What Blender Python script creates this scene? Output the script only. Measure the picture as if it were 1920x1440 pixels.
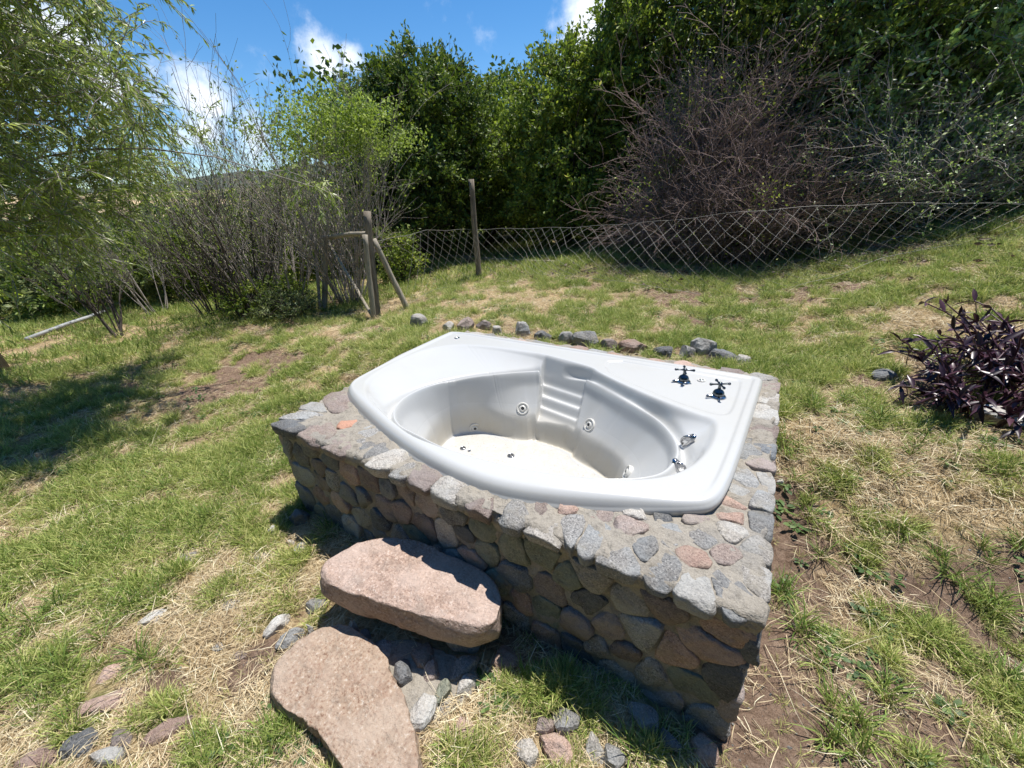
import bpy, bmesh, math
import numpy as np
from mathutils import Vector, Matrix
rng = np.random.default_rng(7)
sc = bpy.context.scene
for o in list(bpy.data.objects): bpy.data.objects.remove(o)
COL = sc.collection

# ------------------------------------------------------------------ camera
CAM = np.array([1.85795, -2.14560, 1.45])
M = np.array([[0.85221687, -0.18362135, 0.48990775], [0.52074703, 0.38806327, -0.76041398], [-0.05048696, 0.90315563, 0.42633434]])
cd = bpy.data.cameras.new('camera'); cam = bpy.data.objects.new('camera', cd); COL.objects.link(cam)
mw = Matrix.Identity(4)
for i in range(3):
    for j in range(3): mw[i][j] = M[i][j]
    mw[i][3] = CAM[i]
cam.matrix_world = mw
cd.sensor_width = 36; cd.lens = 760 / 1920 * 36; cd.clip_start = 0.02; cd.clip_end = 3000
sc.camera = cam

# ------------------------------------------------------------------ world and sun
SUN = np.array([0.05, 0.145, 0.53]); SUN /= np.linalg.norm(SUN)
elev = math.asin(SUN[2]); azim = math.atan2(SUN[0], SUN[1])
world = bpy.data.worlds.new('World'); sc.world = world; world.use_nodes = True
wt = world.node_tree; wn = wt.nodes; wl = wt.links; wn.clear()

def ray(px, py):
    return M @ np.array([px - 960., 720. - py, -760.])
def nn(t, kind, **kw):
    n = t.nodes.new(kind)
    for k, v in kw.items():
        if k.startswith('i_'): n.inputs[int(k[2:])].default_value = v
        else: setattr(n, k, v)
    return n
wout = nn(wt, 'ShaderNodeOutputWorld'); bg = nn(wt, 'ShaderNodeBackground')
SKY_STRENGTH = 0.092
bg.inputs[1].default_value = SKY_STRENGTH
sky = nn(wt, 'ShaderNodeTexSky', sky_type='NISHITA', sun_disc=False, sun_elevation=elev, sun_rotation=azim, altitude=900, air_density=1.0, dust_density=0.25, ozone_density=1.6)
hsv = nn(wt, 'ShaderNodeHueSaturation'); hsv.inputs['Saturation'].default_value = 1.34; hsv.inputs['Value'].default_value = 1.15
wl.new(sky.outputs[0], hsv.inputs['Color'])
tc = nn(wt, 'ShaderNodeTexCoord')
n1 = nn(wt, 'ShaderNodeTexNoise'); n1.inputs['Scale'].default_value = 9; n1.inputs['Detail'].default_value = 8; n1.inputs['Roughness'].default_value = .62
n0 = nn(wt, 'ShaderNodeTexNoise'); n0.inputs['Scale'].default_value = 2.6; n0.inputs['Detail'].default_value = 2
wl.new(tc.outputs['Generated'], n1.inputs['Vector']); wl.new(tc.outputs['Generated'], n0.inputs['Vector'])
def wmath(op, a, b=None, c=None, clamp=False):
    m = nn(wt, 'ShaderNodeMath', operation=op, use_clamp=clamp)
    for i, v in enumerate((a, b, c)):
        if v is None: continue
        if isinstance(v, (int, float)): m.inputs[i].default_value = v
        else: wl.new(v, m.inputs[i])
    return m.outputs[0]
field = wmath('MULTIPLY', wmath('SUBTRACT', n0.outputs[0], 0.62), 5.0)          # loose clouds all over the sky
for (px, py, r, amp) in [(612, 118, .048, .95), (650, 112, .034, .7), (1105, 40, .075, 1.), (1180, 8, .10, 1.), (140, 55, .05, .85), (185, 100, .04, .7), (195, 160, .05, .8), (365, 178, .055, .7), (300, 188, .03, .55),
                         (385, 250, .05, .6), (470, 262, .05, .5), (340, 262, .04, .5), (288, 130, .03, .42), (60, 60, .09, .9)]:
    d = ray(px, py); d /= np.linalg.norm(d)
    vm = nn(wt, 'ShaderNodeVectorMath', operation='DISTANCE'); vm.inputs[1].default_value = tuple(d)
    wl.new(tc.outputs['Generated'], vm.inputs[0])
    b = wmath('MULTIPLY', wmath('SUBTRACT', 1.0, wmath('DIVIDE', vm.outputs['Value'], r * 1.35), clamp=True), amp * 1.7)
    field = wmath('MAXIMUM', field, b)
mask = wmath('ADD', field, wmath('MULTIPLY', wmath('SUBTRACT', n1.outputs[0], .5), 2.6))
mr = nn(wt, 'ShaderNodeMapRange', interpolation_type='SMOOTHSTEP'); mr.inputs['From Min'].default_value = .28; mr.inputs['From Max'].default_value = 1.25
wl.new(mask, mr.inputs['Value'])
cmix = nn(wt, 'ShaderNodeMix', data_type='RGBA')
wl.new(mr.outputs[0], cmix.inputs['Factor']); wl.new(hsv.outputs[0], cmix.inputs[6]); cmix.inputs[7].default_value = (8.2, 8.7, 9.4, 1)
wl.new(cmix.outputs[2], bg.inputs[0]); wl.new(bg.outputs[0], wout.inputs[0])

sl = bpy.data.lights.new('sun', 'SUN'); sl.energy = 4.4; sl.angle = math.radians(.53); sl.color = (1, .955, .89)
so = bpy.data.objects.new('sun', sl); COL.objects.link(so)
so.rotation_euler = Vector(SUN).to_track_quat('Z', 'Y').to_euler(); so.location = tuple(SUN * 30)
vs = sc.view_settings; vs.view_transform = 'Standard'; vs.look = 'None'; vs.gamma = 1; vs.exposure = 0.62; vs.use_curve_mapping = False
sc.render.engine = 'CYCLES'; sc.cycles.max_bounces = 7; sc.cycles.transparent_max_bounces = 8

# ------------------------------------------------------------------ numeric helpers
def sstep(x, a, b):
    t = np.clip((x - a) / (b - a), 0, 1); return t * t * (3 - 2 * t)
def _h(ix, iy, iz, s):
    n = (ix.astype(np.int64) * 73856093) ^ (iy.astype(np.int64) * 19349663) ^ (iz.astype(np.int64) * 83492791) ^ (s * 2654435761)
    n = (n ^ (n >> 13)) * 1274126177 & 0x7fffffff
    n = (n ^ (n >> 15)) * 1103515245 & 0x7fffffff
    return n / float(0x7fffffff)
def vnoise(x, y, z=None, s=0):
    x = np.asarray(x, float); y = np.asarray(y, float); z = np.zeros_like(x) if z is None else np.asarray(z, float)
    ix, iy, iz = np.floor(x), np.floor(y), np.floor(z)
    fx, fy, fz = x - ix, y - iy, z - iz
    fx, fy, fz = [t * t * (3 - 2 * t) for t in (fx, fy, fz)]
    ix, iy, iz = ix.astype(np.int64), iy.astype(np.int64), iz.astype(np.int64)
    r = 0
    for dz in (0, 1):
        wz = fz if dz else 1 - fz
        for dy in (0, 1):
            wy = fy if dy else 1 - fy
            a = _h(ix, iy + dy, iz + dz, s); b = _h(ix + 1, iy + dy, iz + dz, s)
            r = r + wz * wy * (a * (1 - fx) + b * fx)
    return r - .5
def fbm(x, y, z=None, o=4, s=0):
    r = 0; a = 1.; f = 1.
    for i in range(o):
        r = r + a * vnoise(np.asarray(x) * f, np.asarray(y) * f, None if z is None else np.asarray(z) * f, s + i * 17); a *= .5; f *= 2.03
    return r
def unit(v): return v / np.maximum(np.linalg.norm(v, axis=-1, keepdims=True), 1e-9)
def chaikin(p, n=2, closed=True):
    p = np.asarray(p, float)
    for _ in range(n):
        q = np.roll(p, -1, axis=0); p = np.stack([p * .75 + q * .25, p * .25 + q * .75], 1).reshape(-1, p.shape[1])
    return p
def sdf(P, poly):
    """signed distance to a closed polygon, positive inside"""
    P = np.asarray(P, float); a = poly; b = np.roll(poly, -1, axis=0)
    best = np.full(len(P), 1e9); inside = np.zeros(len(P), bool)
    for p, q in zip(a, b):
        e = q - p; w = P - p; t = np.clip((w @ e) / (e @ e + 1e-12), 0, 1)
        d = w - t[:, None] * e; best = np.minimum(best, (d * d).sum(1))
        c = ((p[1] > P[:, 1]) != (q[1] > P[:, 1])) & (P[:, 0] < (q[0] - p[0]) * (P[:, 1] - p[1]) / (q[1] - p[1] + 1e-12) + p[0])
        inside ^= c
    return np.sqrt(best) * np.where(inside, 1, -1)

# ------------------------------------------------------------------ object helpers
def mesh(name, V, F4=None, F3=None, mats=(), smooth=True, attrs=None, polys=None):
    me = bpy.data.meshes.new(name); V = np.asarray(V, np.float32)
    me.vertices.add(len(V)); me.vertices.foreach_set('co', V.ravel())
    lens = []; idx = []
    if F4 is not None and len(F4): F4 = np.asarray(F4, np.int32); idx.append(F4.ravel()); lens.append(np.full(len(F4), 4))
    if F3 is not None and len(F3): F3 = np.asarray(F3, np.int32); idx.append(F3.ravel()); lens.append(np.full(len(F3), 3))
    if polys:
        for p in polys: idx.append(np.array(p, np.int32)); lens.append(np.array([len(p)]))
    idx = np.concatenate(idx); lens = np.concatenate(lens).astype(np.int32)
    me.loops.add(len(idx)); me.loops.foreach_set('vertex_index', idx)
    me.polygons.add(len(lens)); st = np.concatenate([[0], np.cumsum(lens)[:-1]]).astype(np.int32)
    me.polygons.foreach_set('loop_start', st)
    try: me.polygons.foreach_set('loop_total', lens)
    except Exception: pass
    me.update(calc_edges=True)
    me.polygons.foreach_set('use_smooth', np.full(len(lens), smooth))
    for k, v in (attrs or {}).items():
        v = np.asarray(v, np.float32)
        if v.ndim == 1:
            a = me.attributes.new(k, 'FLOAT', 'POINT'); a.data.foreach_set('value', v)
        else:
            a = me.attributes.new(k, 'FLOAT_COLOR', 'POINT'); vv = np.ones((len(v), 4), np.float32); vv[:, :3] = v; a.data.foreach_set('color', vv.ravel())
    for m in (mats if isinstance(mats, (list, tuple)) else [mats]): me.materials.append(m)
    me.validate()
    return me
def obj(name, me, parent=None, loc=(0, 0, 0), label=None, cat=None, group=None, kind=None, link=True):
    o = bpy.data.objects.new(name, me); o.location = tuple(loc)
    if link: COL.objects.link(o)
    if parent is not None: o.parent = parent
    if label: o['label'] = label
    if cat: o['category'] = cat
    if group: o['group'] = group
    if kind: o['kind'] = kind
    return o
def thing(name, label, cat, loc=(0, 0, 0), group=None):
    return obj(name, None, None, loc, label, cat, group)

def tubes(P, R, sides=4, cap=False):
    """P (m,n,3) centre lines, R (m,n) radii -> verts, quads"""
    P = np.asarray(P, float); R = np.asarray(R, float); m, n, _ = P.shape
    T = unit(np.gradient(P, axis=1))
    ref = np.tile(np.array([.31, .52, .79]), (m, 1)); t0 = T[:, n // 2]
    bad = np.abs((ref * t0).sum(1)) > .85; ref[bad] = [.9, -.3, .1]
    A = unit(np.cross(T, ref[:, None, :])); B = np.cross(T, A)
    th = np.arange(sides) * 2 * np.pi / sides
    V = P[:, :, None, :] + R[:, :, None, None] * (np.cos(th)[None, None, :, None] * A[:, :, None, :] + np.sin(th)[None, None, :, None] * B[:, :, None, :])
    base = (np.arange(m) * n * sides)[:, None, None]; j = (np.arange(n - 1) * sides)[None, :, None]; k = np.arange(sides)[None, None, :]; k2 = (k + 1) % sides
    F = np.stack([base + j + k, base + j + k2, base + j + sides + k2, base + j + sides + k], -1).reshape(-1, 4)
    polys = []
    if cap:
        for i in range(m):
            polys.append(list(range(i * n * sides, i * n * sides + sides))[::-1]); b = i * n * sides + (n - 1) * sides; polys.append(list(range(b, b + sides)))
    return V.reshape(-1, 3), F, polys
class Acc:
    def __init__(s): s.V = []; s.F4 = []; s.F3 = []; s.P = []; s.A = []; s.n = 0
    def add(s, V, F4=None, F3=None, polys=None, a=None):
        V = np.asarray(V, float); s.V.append(V)
        if F4 is not None and len(F4): s.F4.append(np.asarray(F4) + s.n)
        if F3 is not None and len(F3): s.F3.append(np.asarray(F3) + s.n)
        if polys:
            for p in polys: s.P.append([i + s.n for i in p])
        s.A.append(np.zeros(len(V)) if a is None else np.broadcast_to(a, (len(V),)))
        s.n += len(V)
    def mesh(s, name, mats, smooth=True, an=None):
        return mesh(name, np.concatenate(s.V), np.concatenate(s.F4) if s.F4 else None, np.concatenate(s.F3) if s.F3 else None, mats, smooth, {an: np.concatenate(s.A)} if an else None, s.P)
def lathe(prof, seg=24):
    """profile [(r,z)...] -> verts, quads; r=0 ends are fine"""
    pr = np.array(prof, float); th = np.arange(seg) * 2 * np.pi / seg
    V = np.stack([pr[:, 0, None] * np.cos(th), pr[:, 0, None] * np.sin(th), np.repeat(pr[:, 1, None], seg, 1)], -1).reshape(-1, 3)
    n = len(pr); j = (np.arange(n - 1) * seg)[:, None]; k = np.arange(seg)[None]; k2 = (k + 1) % seg
    return V, np.stack([j + k, j + k2, j + seg + k2, j + seg + k], -1).reshape(-1, 4)
def frame(nrm, up=(0, 0, 1)):
    z = unit(np.array(nrm, float)); x = np.cross(up, z)
    if np.linalg.norm(x) < 1e-3: x = np.array([1., 0, 0])
    x = unit(x); y = np.cross(z, x); return np.stack([x, y, z], 1)
def polytube(pts, r, sides=8, cap=True):
    P = np.array(pts, float)[None]; R = (np.full(P.shape[1], r) if np.isscalar(r) else np.array(r))[None]
    return tubes(P, R, sides, cap)

# ------------------------------------------------------------------ materials
def mat(name):
    m = bpy.data.materials.new(name); m.use_nodes = True; t = m.node_tree; b = t.nodes['Principled BSDF']; return m, t, b
def L(t, a, b): t.links.new(a, b)
def noise(t, scale, detail=4, rough=.55, vec=None, dist=0):
    n = t.nodes.new('ShaderNodeTexNoise'); n.inputs['Scale'].default_value = scale; n.inputs['Detail'].default_value = detail; n.inputs['Roughness'].default_value = rough; n.inputs['Distortion'].default_value = dist
    if vec is not None: L(t, vec, n.inputs['Vector'])
    return n
def ramp(t, fac, stops, interp='LINEAR'):
    r = t.nodes.new('ShaderNodeValToRGB'); r.color_ramp.interpolation = interp; e = r.color_ramp.elements
    while len(e) < len(stops): e.new(.5)
    for q, (p, c) in zip(e, stops): q.position = p; q.color = (*c, 1) if len(c) == 3 else c
    L(t, fac, r.inputs[0]); return r.outputs[0]
def mixc(t, fac, a, b, blend='MIX'):
    n = t.nodes.new('ShaderNodeMix'); n.data_type = 'RGBA'; n.blend_type = blend
    for i, v in ((0, fac), (6, a), (7, b)):
        if isinstance(v, (int, float)): n.inputs[i].default_value = v
        elif isinstance(v, tuple): n.inputs[i].default_value = (*v, 1)
        else: L(t, v, n.inputs[i])
    return n.outputs[2]
def tmath(t, op, a, b=None, clamp=False):
    n = t.nodes.new('ShaderNodeMath'); n.operation = op; n.use_clamp = clamp
    for i, v in enumerate((a, b)):
        if v is None: continue
        if isinstance(v, (int, float)): n.inputs[i].default_value = v
        else: L(t, v, n.inputs[i])
    return n.outputs[0]
def bump(t, b, h, strength=.5, dist=.01, prev=None):
    n = t.nodes.new('ShaderNodeBump'); n.inputs['Strength'].default_value = strength; n.inputs['Distance'].default_value = dist
    L(t, h, n.inputs['Height'])
    if prev is not None: L(t, prev, n.inputs['Normal'])
    if b is not None: L(t, n.outputs[0], b.inputs['Normal'])
    return n.outputs[0]
def coords(t, rand=True):
    c = t.nodes.new('ShaderNodeTexCoord').outputs['Object']
    if not rand: return c
    oi = t.nodes.new('ShaderNodeObjectInfo'); v = t.nodes.new('ShaderNodeVectorMath'); v.operation = 'MULTIPLY_ADD'
    cx = t.nodes.new('ShaderNodeCombineXYZ')
    for i in range(3): L(t, oi.outputs['Random'], cx.inputs[i])
    v2 = t.nodes.new('ShaderNodeVectorMath'); v2.operation = 'SCALE'; v2.inputs['Scale'].default_value = 37.
    L(t, cx.outputs[0], v2.inputs[0]); a = t.nodes.new('ShaderNodeVectorMath'); a.operation = 'ADD'
    L(t, c, a.inputs[0]); L(t, v2.outputs[0], a.inputs[1]); return a.outputs[0]

def granite(name, base, dark, light, speck=240, amt=.55, stain=(.30, .27, .21), crack=False):
    m, t, b = mat(name); c = coords(t)
    n = noise(t, speck, 3, .7, c); n2 = noise(t, 14, 5, .6, c); n3 = noise(t, speck * .35, 2, .5, c)
    col = ramp(t, n.outputs[0], [(.36, dark), (.47, base), (.56, base), (.68, light)])
    col = mixc(t, ramp(t, n3.outputs[0], [(.50, (0, 0, 0)), (.66, (.6, .6, .6))]), col, tuple(x * .62 for x in base))
    col = mixc(t, ramp(t, n2.outputs[0], [(.50, (0, 0, 0)), (.72, (amt,) * 3)]), col, stain)
    n5 = noise(t, 5.5, 4, .6, c, .8); col = mixc(t, ramp(t, n5.outputs[0], [(.42, (0, 0, 0)), (.62, (.55, .55, .55))]), col, tuple(min(.7, x * y) for x, y in zip(base, (1.25, 1.38, 1.5))))
    oi = t.nodes.new('ShaderNodeObjectInfo'); hv = t.nodes.new('ShaderNodeHueSaturation'); L(t, col, hv.inputs['Color'])
    L(t, tmath(t, 'MULTIPLY_ADD', oi.outputs['Random'], .5), hv.inputs['Value']); hv.inputs['Value'].links[0].from_node.inputs[2].default_value = .72
    L(t, hv.outputs[0], b.inputs['Base Color']); b.inputs['Roughness'].default_value = .88; b.inputs['Specular IOR Level'].default_value = .25
    if crack:
        n9 = noise(t, 2.3, 2.2, .5, c, .25); cr = ramp(t, n9.outputs[0], [(.492, (1, 1, 1)), (.499, (0, 0, 0)), (.501, (0, 0, 0)), (.508, (1, 1, 1))]); L(t, mixc(t, 1., hv.outputs[0], ramp(t, cr, [(0, (.68, .62, .57)), (1, (1, 1, 1))]), 'MULTIPLY'), b.inputs['Base Color'])
    p = bump(t, None, n2.outputs[0], .8, .03)
    if crack: p = bump(t, None, cr, .7, .004, p)
    n4 = noise(t, 60, 6, .7, c); p = bump(t, None, n4.outputs[0], .9, .008, p); bump(t, b, n.outputs[0], .35, .0015, p)
    return m
G_PINK = granite('pink_granite', (0.390, 0.270, 0.215), (0.170, 0.100, 0.080), (0.560, 0.420, 0.340))
G_GREY = granite('grey_granite', (0.270, 0.260, 0.245), (0.060, 0.060, 0.062), (0.520, 0.500, 0.470), 200)
G_PALE = granite('pale_granite', (0.400, 0.370, 0.330), (0.150, 0.140, 0.130), (0.600, 0.570, 0.520), 190)
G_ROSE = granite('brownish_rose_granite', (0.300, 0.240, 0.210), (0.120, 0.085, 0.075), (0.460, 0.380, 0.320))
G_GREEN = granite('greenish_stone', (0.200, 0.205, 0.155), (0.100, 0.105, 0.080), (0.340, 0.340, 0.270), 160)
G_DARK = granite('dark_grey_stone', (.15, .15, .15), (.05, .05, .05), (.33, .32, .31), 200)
G_RED = granite('orange_red_stone', (.40, .21, .14), (.26, .13, .09), (.54, .33, .24), 150, .2)
G_BOULD = granite('salmon_granite', (.45, .325, .26), (.25, .17, .135), (.66, .56, .49), 120, .6, (.30, .255, .22))
G_SLAB = granite('tan_granite', (.49, .36, .265), (.28, .165, .11), (.70, .60, .50), 95, .6, (.40, .26, .19))
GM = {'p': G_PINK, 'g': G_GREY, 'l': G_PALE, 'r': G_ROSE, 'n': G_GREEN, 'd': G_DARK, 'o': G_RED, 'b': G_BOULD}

def mortar_mat():
    m, t, b = mat('sandy_mortar'); c = coords(t, False)
    n = noise(t, 5, 6, .6, c); n2 = noise(t, 260, 3, .7, c); n3 = noise(t, 40, 5, .6, c)
    col = ramp(t, n.outputs[0], [(.3, (.21, .19, .16)), (.5, (.31, .28, .235)), (.7, (.22, .21, .195))])
    col = mixc(t, ramp(t, n2.outputs[0], [(.45, (0, 0, 0)), (.75, (.7, .7, .7))]), col, (.46, .42, .35))
    col = mixc(t, ramp(t, n3.outputs[0], [(.55, (0, 0, 0)), (.75, (.8, .8, .8))]), col, (.13, .115, .09))
    L(t, col, b.inputs['Base Color']); b.inputs['Roughness'].default_value = .95; b.inputs['Specular IOR Level'].default_value = .15
    p = bump(t, None, n3.outputs[0], .8, .02); bump(t, b, n2.outputs[0], .6, .003, p); return m
MORTAR = mortar_mat()

def ground_mat():
    m, t, b = mat('ground_soil'); g = t.nodes.new('ShaderNodeNewGeometry').outputs['Position']
    at = t.nodes.new('ShaderNodeAttribute'); at.attribute_name = 'cover'; sp = t.nodes.new('ShaderNodeSeparateColor'); L(t, at.outputs['Color'], sp.inputs[0])
    n = noise(t, 3.2, 7, .65, g); n2 = noise(t, 38, 6, .7, g, .6); n3 = noise(t, 190, 3, .7, g)
    soil = ramp(t, n2.outputs[0], [(.3, (0.147, 0.096, 0.065)), (.52, (0.287, 0.198, 0.143)), (.75, (0.419, 0.310, 0.232))])
    straw = ramp(t, n2.outputs[0], [(.28, (0.217, 0.147, 0.077)), (.45, (0.481, 0.349, 0.186)), (.65, (0.728, 0.573, 0.341))])
    green = ramp(t, n2.outputs[0], [(.3, (0.078, 0.109, 0.029)), (.55, (0.210, 0.248, 0.066)), (.75, (0.486, 0.417, 0.176))])
    fs = ramp(t, tmath(t, 'ADD', sp.outputs[2], tmath(t, 'MULTIPLY', tmath(t, 'SUBTRACT', n.outputs[0], .5), 1.1)), [(.3, (0, 0, 0)), (.7, (1, 1, 1))])
    fg = ramp(t, tmath(t, 'ADD', sp.outputs[0], tmath(t, 'MULTIPLY', tmath(t, 'SUBTRACT', n.outputs[0], .5), .9)), [(.35, (0, 0, 0)), (.75, (1, 1, 1))])
    col = mixc(t, fs, soil, straw); col = mixc(t, fg, col, green)
    L(t, col, b.inputs['Base Color']); b.inputs['Roughness'].default_value = .97; b.inputs['Specular IOR Level'].default_value = .1
    p = bump(t, None, n2.outputs[0], 1, .03); n6 = noise(t, 700, 2, .8, g); p = bump(t, None, n3.outputs[0], 1., .008, p); bump(t, b, n6.outputs[0], .8, .003, p); return m

def tub_mat():
    m, t, b = mat('white_acrylic'); g = t.nodes.new('ShaderNodeNewGeometry').outputs['Position']
    at = t.nodes.new('ShaderNodeAttribute'); at.attribute_name = 'dirt'
    n = noise(t, 9, 6, .65, g, .5); n2 = noise(t, 120, 3, .7, g); n3 = noise(t, 30, 4, .7, g)
    sp = t.nodes.new('ShaderNodeSeparateColor'); L(t, at.outputs['Color'], sp.inputs[0])
    f = ramp(t, tmath(t, 'MULTIPLY', sp.outputs[0], tmath(t, 'ADD', n.outputs[0], .45)), [(.18, (0, 0, 0)), (.95, (.75, .75, .75))])
    col = mixc(t, f, (.50, .505, .495), (.44, .38, .27))
    f2 = ramp(t, tmath(t, 'MULTIPLY', sp.outputs[0], n2.outputs[0]), [(.50, (0, 0, 0)), (.62, (.8, .8, .8))])
    col = mixc(t, f2, col, (.26, .18, .10))
    f3 = ramp(t, tmath(t, 'MULTIPLY', sp.outputs[1], tmath(t, 'ADD', n3.outputs[0], tmath(t, 'MULTIPLY', n2.outputs[0], .6))), [(.62, (0, 0, 0)), (.95, (1, 1, 1))])
    col = mixc(t, tmath(t, 'MULTIPLY', f3, .3), col, (.46, .39, .27)); n8 = noise(t, 85, 4, .8, g); col = mixc(t, tmath(t, 'MULTIPLY', sp.outputs[1], ramp(t, n8.outputs[0], [(.60, (0, 0, 0)), (.68, (.85, .85, .85))])), col, (.30, .22, .13))
    n6 = noise(t, 55, 5, .75, g, .3); col = mixc(t, ramp(t, n6.outputs[0], [(.62, (0, 0, 0)), (.74, (.34, .34, .34))]), col, (.40, .36, .28))
    n7 = noise(t, 2.5, 5, .6, g); col = mixc(t, ramp(t, n7.outputs[0], [(.45, (0, 0, 0)), (.7, (.22, .22, .22))]), col, (.42, .39, .33))
    L(t, col, b.inputs['Base Color'])
    L(t, ramp(t, sp.outputs[0], [(0, (.24, .24, .24)), (1, (.5, .5, .5))]), b.inputs['Roughness'])
    b.inputs['Specular IOR Level'].default_value = .5; b.inputs['Coat Weight'].default_value = .25; b.inputs['Coat Roughness'].default_value = .06
    bump(t, b, tmath(t, 'MULTIPLY', n3.outputs[0], sp.outputs[1]), .5, .006)
    return m
def simple(name, col, rough=.6, metal=0, nscale=30, var=.25, bumpd=.003, spec=.4):
    m, t, b = mat(name); c = coords(t); n = noise(t, nscale, 5, .6, c)
    L(t, mixc(t, n.outputs[0], tuple(x * (1 - var) for x in col), tuple(min(1, x * (1 + var)) for x in col)), b.inputs['Base Color'])
    b.inputs['Roughness'].default_value = rough; b.inputs['Metallic'].default_value = metal; b.inputs['Specular IOR Level'].default_value = spec
    bump(t, b, n.outputs[0], .4, bumpd); return m
CHROME = simple('worn_chrome', (.42, .42, .43), .16, 1, 60, .25, .0004)
CHROME_D = simple('dark_chrome', (.13, .14, .15), .12, 1, 40, .2, .0004)
JETW = simple('jet_plastic', (.58, .57, .53), .35, 0, 60, .12, .0005)
JETD = simple('jet_dark', (.05, .05, .05), .4, 0, 60, .2, .0005)
WIRE = simple('galvanised_wire', (.34, .325, .30), .5, .3, 200, .3, .0005)
PVC = simple('white_pipe', (.36, .37, .37), .5, 0, 20, .3, .0005)
def wood(name, a, bcol, z=8):
    m, t, b = mat(name); c = coords(t); mp = t.nodes.new('ShaderNodeMapping'); mp.inputs['Scale'].default_value = (60, 60, 3.5); L(t, c, mp.inputs[0])
    n = noise(t, 1, 5, .7, mp.outputs[0], .4); n2 = noise(t, 7, 4, .6, c)
    col = ramp(t, n.outputs[0], [(.3, a), (.65, bcol)]); col = mixc(t, ramp(t, n2.outputs[0], [(.5, (0, 0, 0)), (.75, (.6, .6, .6))]), col, tuple(x * .5 for x in a))
    L(t, col, b.inputs['Base Color']); b.inputs['Roughness'].default_value = .9; bump(t, b, n.outputs[0], .8, .006); return m
WOOD = wood('weathered_wood', (.12, .095, .07), (.30, .255, .20)); WOODP = wood('bleached_wood', (.22, .19, .15), (.44, .39, .31))
BARK_D = wood('dark_bark', (.045, .035, .03), (.12, .10, .085)); BARK_G = wood('grey_bark', (.16, .14, .125), (.44, .39, .35)); BARK_P = wood('purple_brown_twig', (.13, .085, .075), (.42, .31, .275))

def leafmat(name, stops, trans=.35, rough=.5, spec=.35):
    m, t, b = mat(name); a = t.nodes.new('ShaderNodeAttribute'); a.attribute_name = 'v'
    col = ramp(t, a.outputs['Fac'], stops); L(t, col, b.inputs['Base Color']); b.inputs['Roughness'].default_value = rough; b.inputs['Specular IOR Level'].default_value = spec
    tr = t.nodes.new('ShaderNodeBsdfTranslucent'); hs = t.nodes.new('ShaderNodeHueSaturation'); hs.inputs['Saturation'].default_value = 1.1; hs.inputs['Value'].default_value = 1.35
    L(t, col, hs.inputs['Color']); L(t, hs.outputs[0], tr.inputs[0])
    mx = t.nodes.new('ShaderNodeMixShader'); mx.inputs[0].default_value = trans; L(t, b.outputs[0], mx.inputs[1]); L(t, tr.outputs[0], mx.inputs[2])
    L(t, mx.outputs[0], t.nodes['Material Output'].inputs[0]); return m
def grassmat(name, stops, dry, trans=.3):
    m, t, b = mat(name); a = t.nodes.new('ShaderNodeAttribute'); a.attribute_name = 'tint'; a.attribute_type = 'INSTANCER'
    v = t.nodes.new('ShaderNodeAttribute'); v.attribute_name = 'v'; h = t.nodes.new('ShaderNodeAttribute'); h.attribute_name = 'h'
    f = tmath(t, 'ADD', a.outputs['Fac'], tmath(t, 'MULTIPLY', tmath(t, 'SUBTRACT', v.outputs['Fac'], .5), .7), clamp=True)
    col = ramp(t, f, stops)
    col = mixc(t, ramp(t, h.outputs['Fac'], [(.0, (.55, .55, .55)), (.35, (0, 0, 0)), (.8, (0, 0, 0)), (1., (.5, .5, .5))]), col, dry)
    L(t, col, b.inputs['Base Color']); b.inputs['Roughness'].default_value = .55; b.inputs['Specular IOR Level'].default_value = .3
    tr = t.nodes.new('ShaderNodeBsdfTranslucent'); L(t, col, tr.inputs[0]); mx = t.nodes.new('ShaderNodeMixShader'); mx.inputs[0].default_value = trans
    L(t, b.outputs[0], mx.inputs[1]); L(t, tr.outputs[0], mx.inputs[2]); L(t, mx.outputs[0], t.nodes['Material Output'].inputs[0]); return m
M_GRASS = grassmat('grass_blade', [(0, (0.107, 0.183, 0.037)), (.35, (0.223, 0.323, 0.067)), (.65, (0.391, 0.462, 0.124)), (1, (0.688, 0.664, 0.282))], (0.536, 0.437, 0.200))
M_STRAW = grassmat('dry_straw', [(0, (0.224, 0.154, 0.091)), (.35, (0.474, 0.362, 0.210)), (.7, (0.685, 0.563, 0.351)), (1, (0.800, 0.738, 0.534))], (0.553, 0.443, 0.267), .15)
M_WEED = leafmat('weed_leaf', [(0, (.05, .10, .03)), (.6, (.12, .20, .06)), (1, (.22, .30, .10))])
TUBM = tub_mat(); GROUNDM = ground_mat()

# ------------------------------------------------------------------ ground
def gz(x, y, fine=True):
    x = np.asarray(x, float); y = np.asarray(y, float)
    s = sstep(y, -.75, .35); fx = .3 + .7 * sstep(x, -3.2, -.2)
    z = .31 * s * fx + .045 * np.clip(y - .5, 0, 5) + .015 * np.clip(y - 5.5, 0, 40) + .215 * np.clip(x - 1.75, 0, 3.2) * sstep(y, .3, 2.9) + .02 * np.clip(x - 5, 0, 20)
    z = z - .02 * np.clip(-x - 2.5, 0, 30) * (1 - sstep(y, 0, 8) * .5)
    r = np.hypot(x, y); z = z + .10 * fbm(x * .35, y * .35, o=3, s=3) * sstep(r, 2, 8)
    z = z + .045 * fbm(x * 1.7, y * 1.7, o=3, s=5) * sstep(r, 1.2, 4)
    if fine: z = z + .022 * fbm(x * 9, y * 9, o=3, s=9)
    z = z + np.clip(r - 40, 0, 400) * .04
    return z
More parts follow.
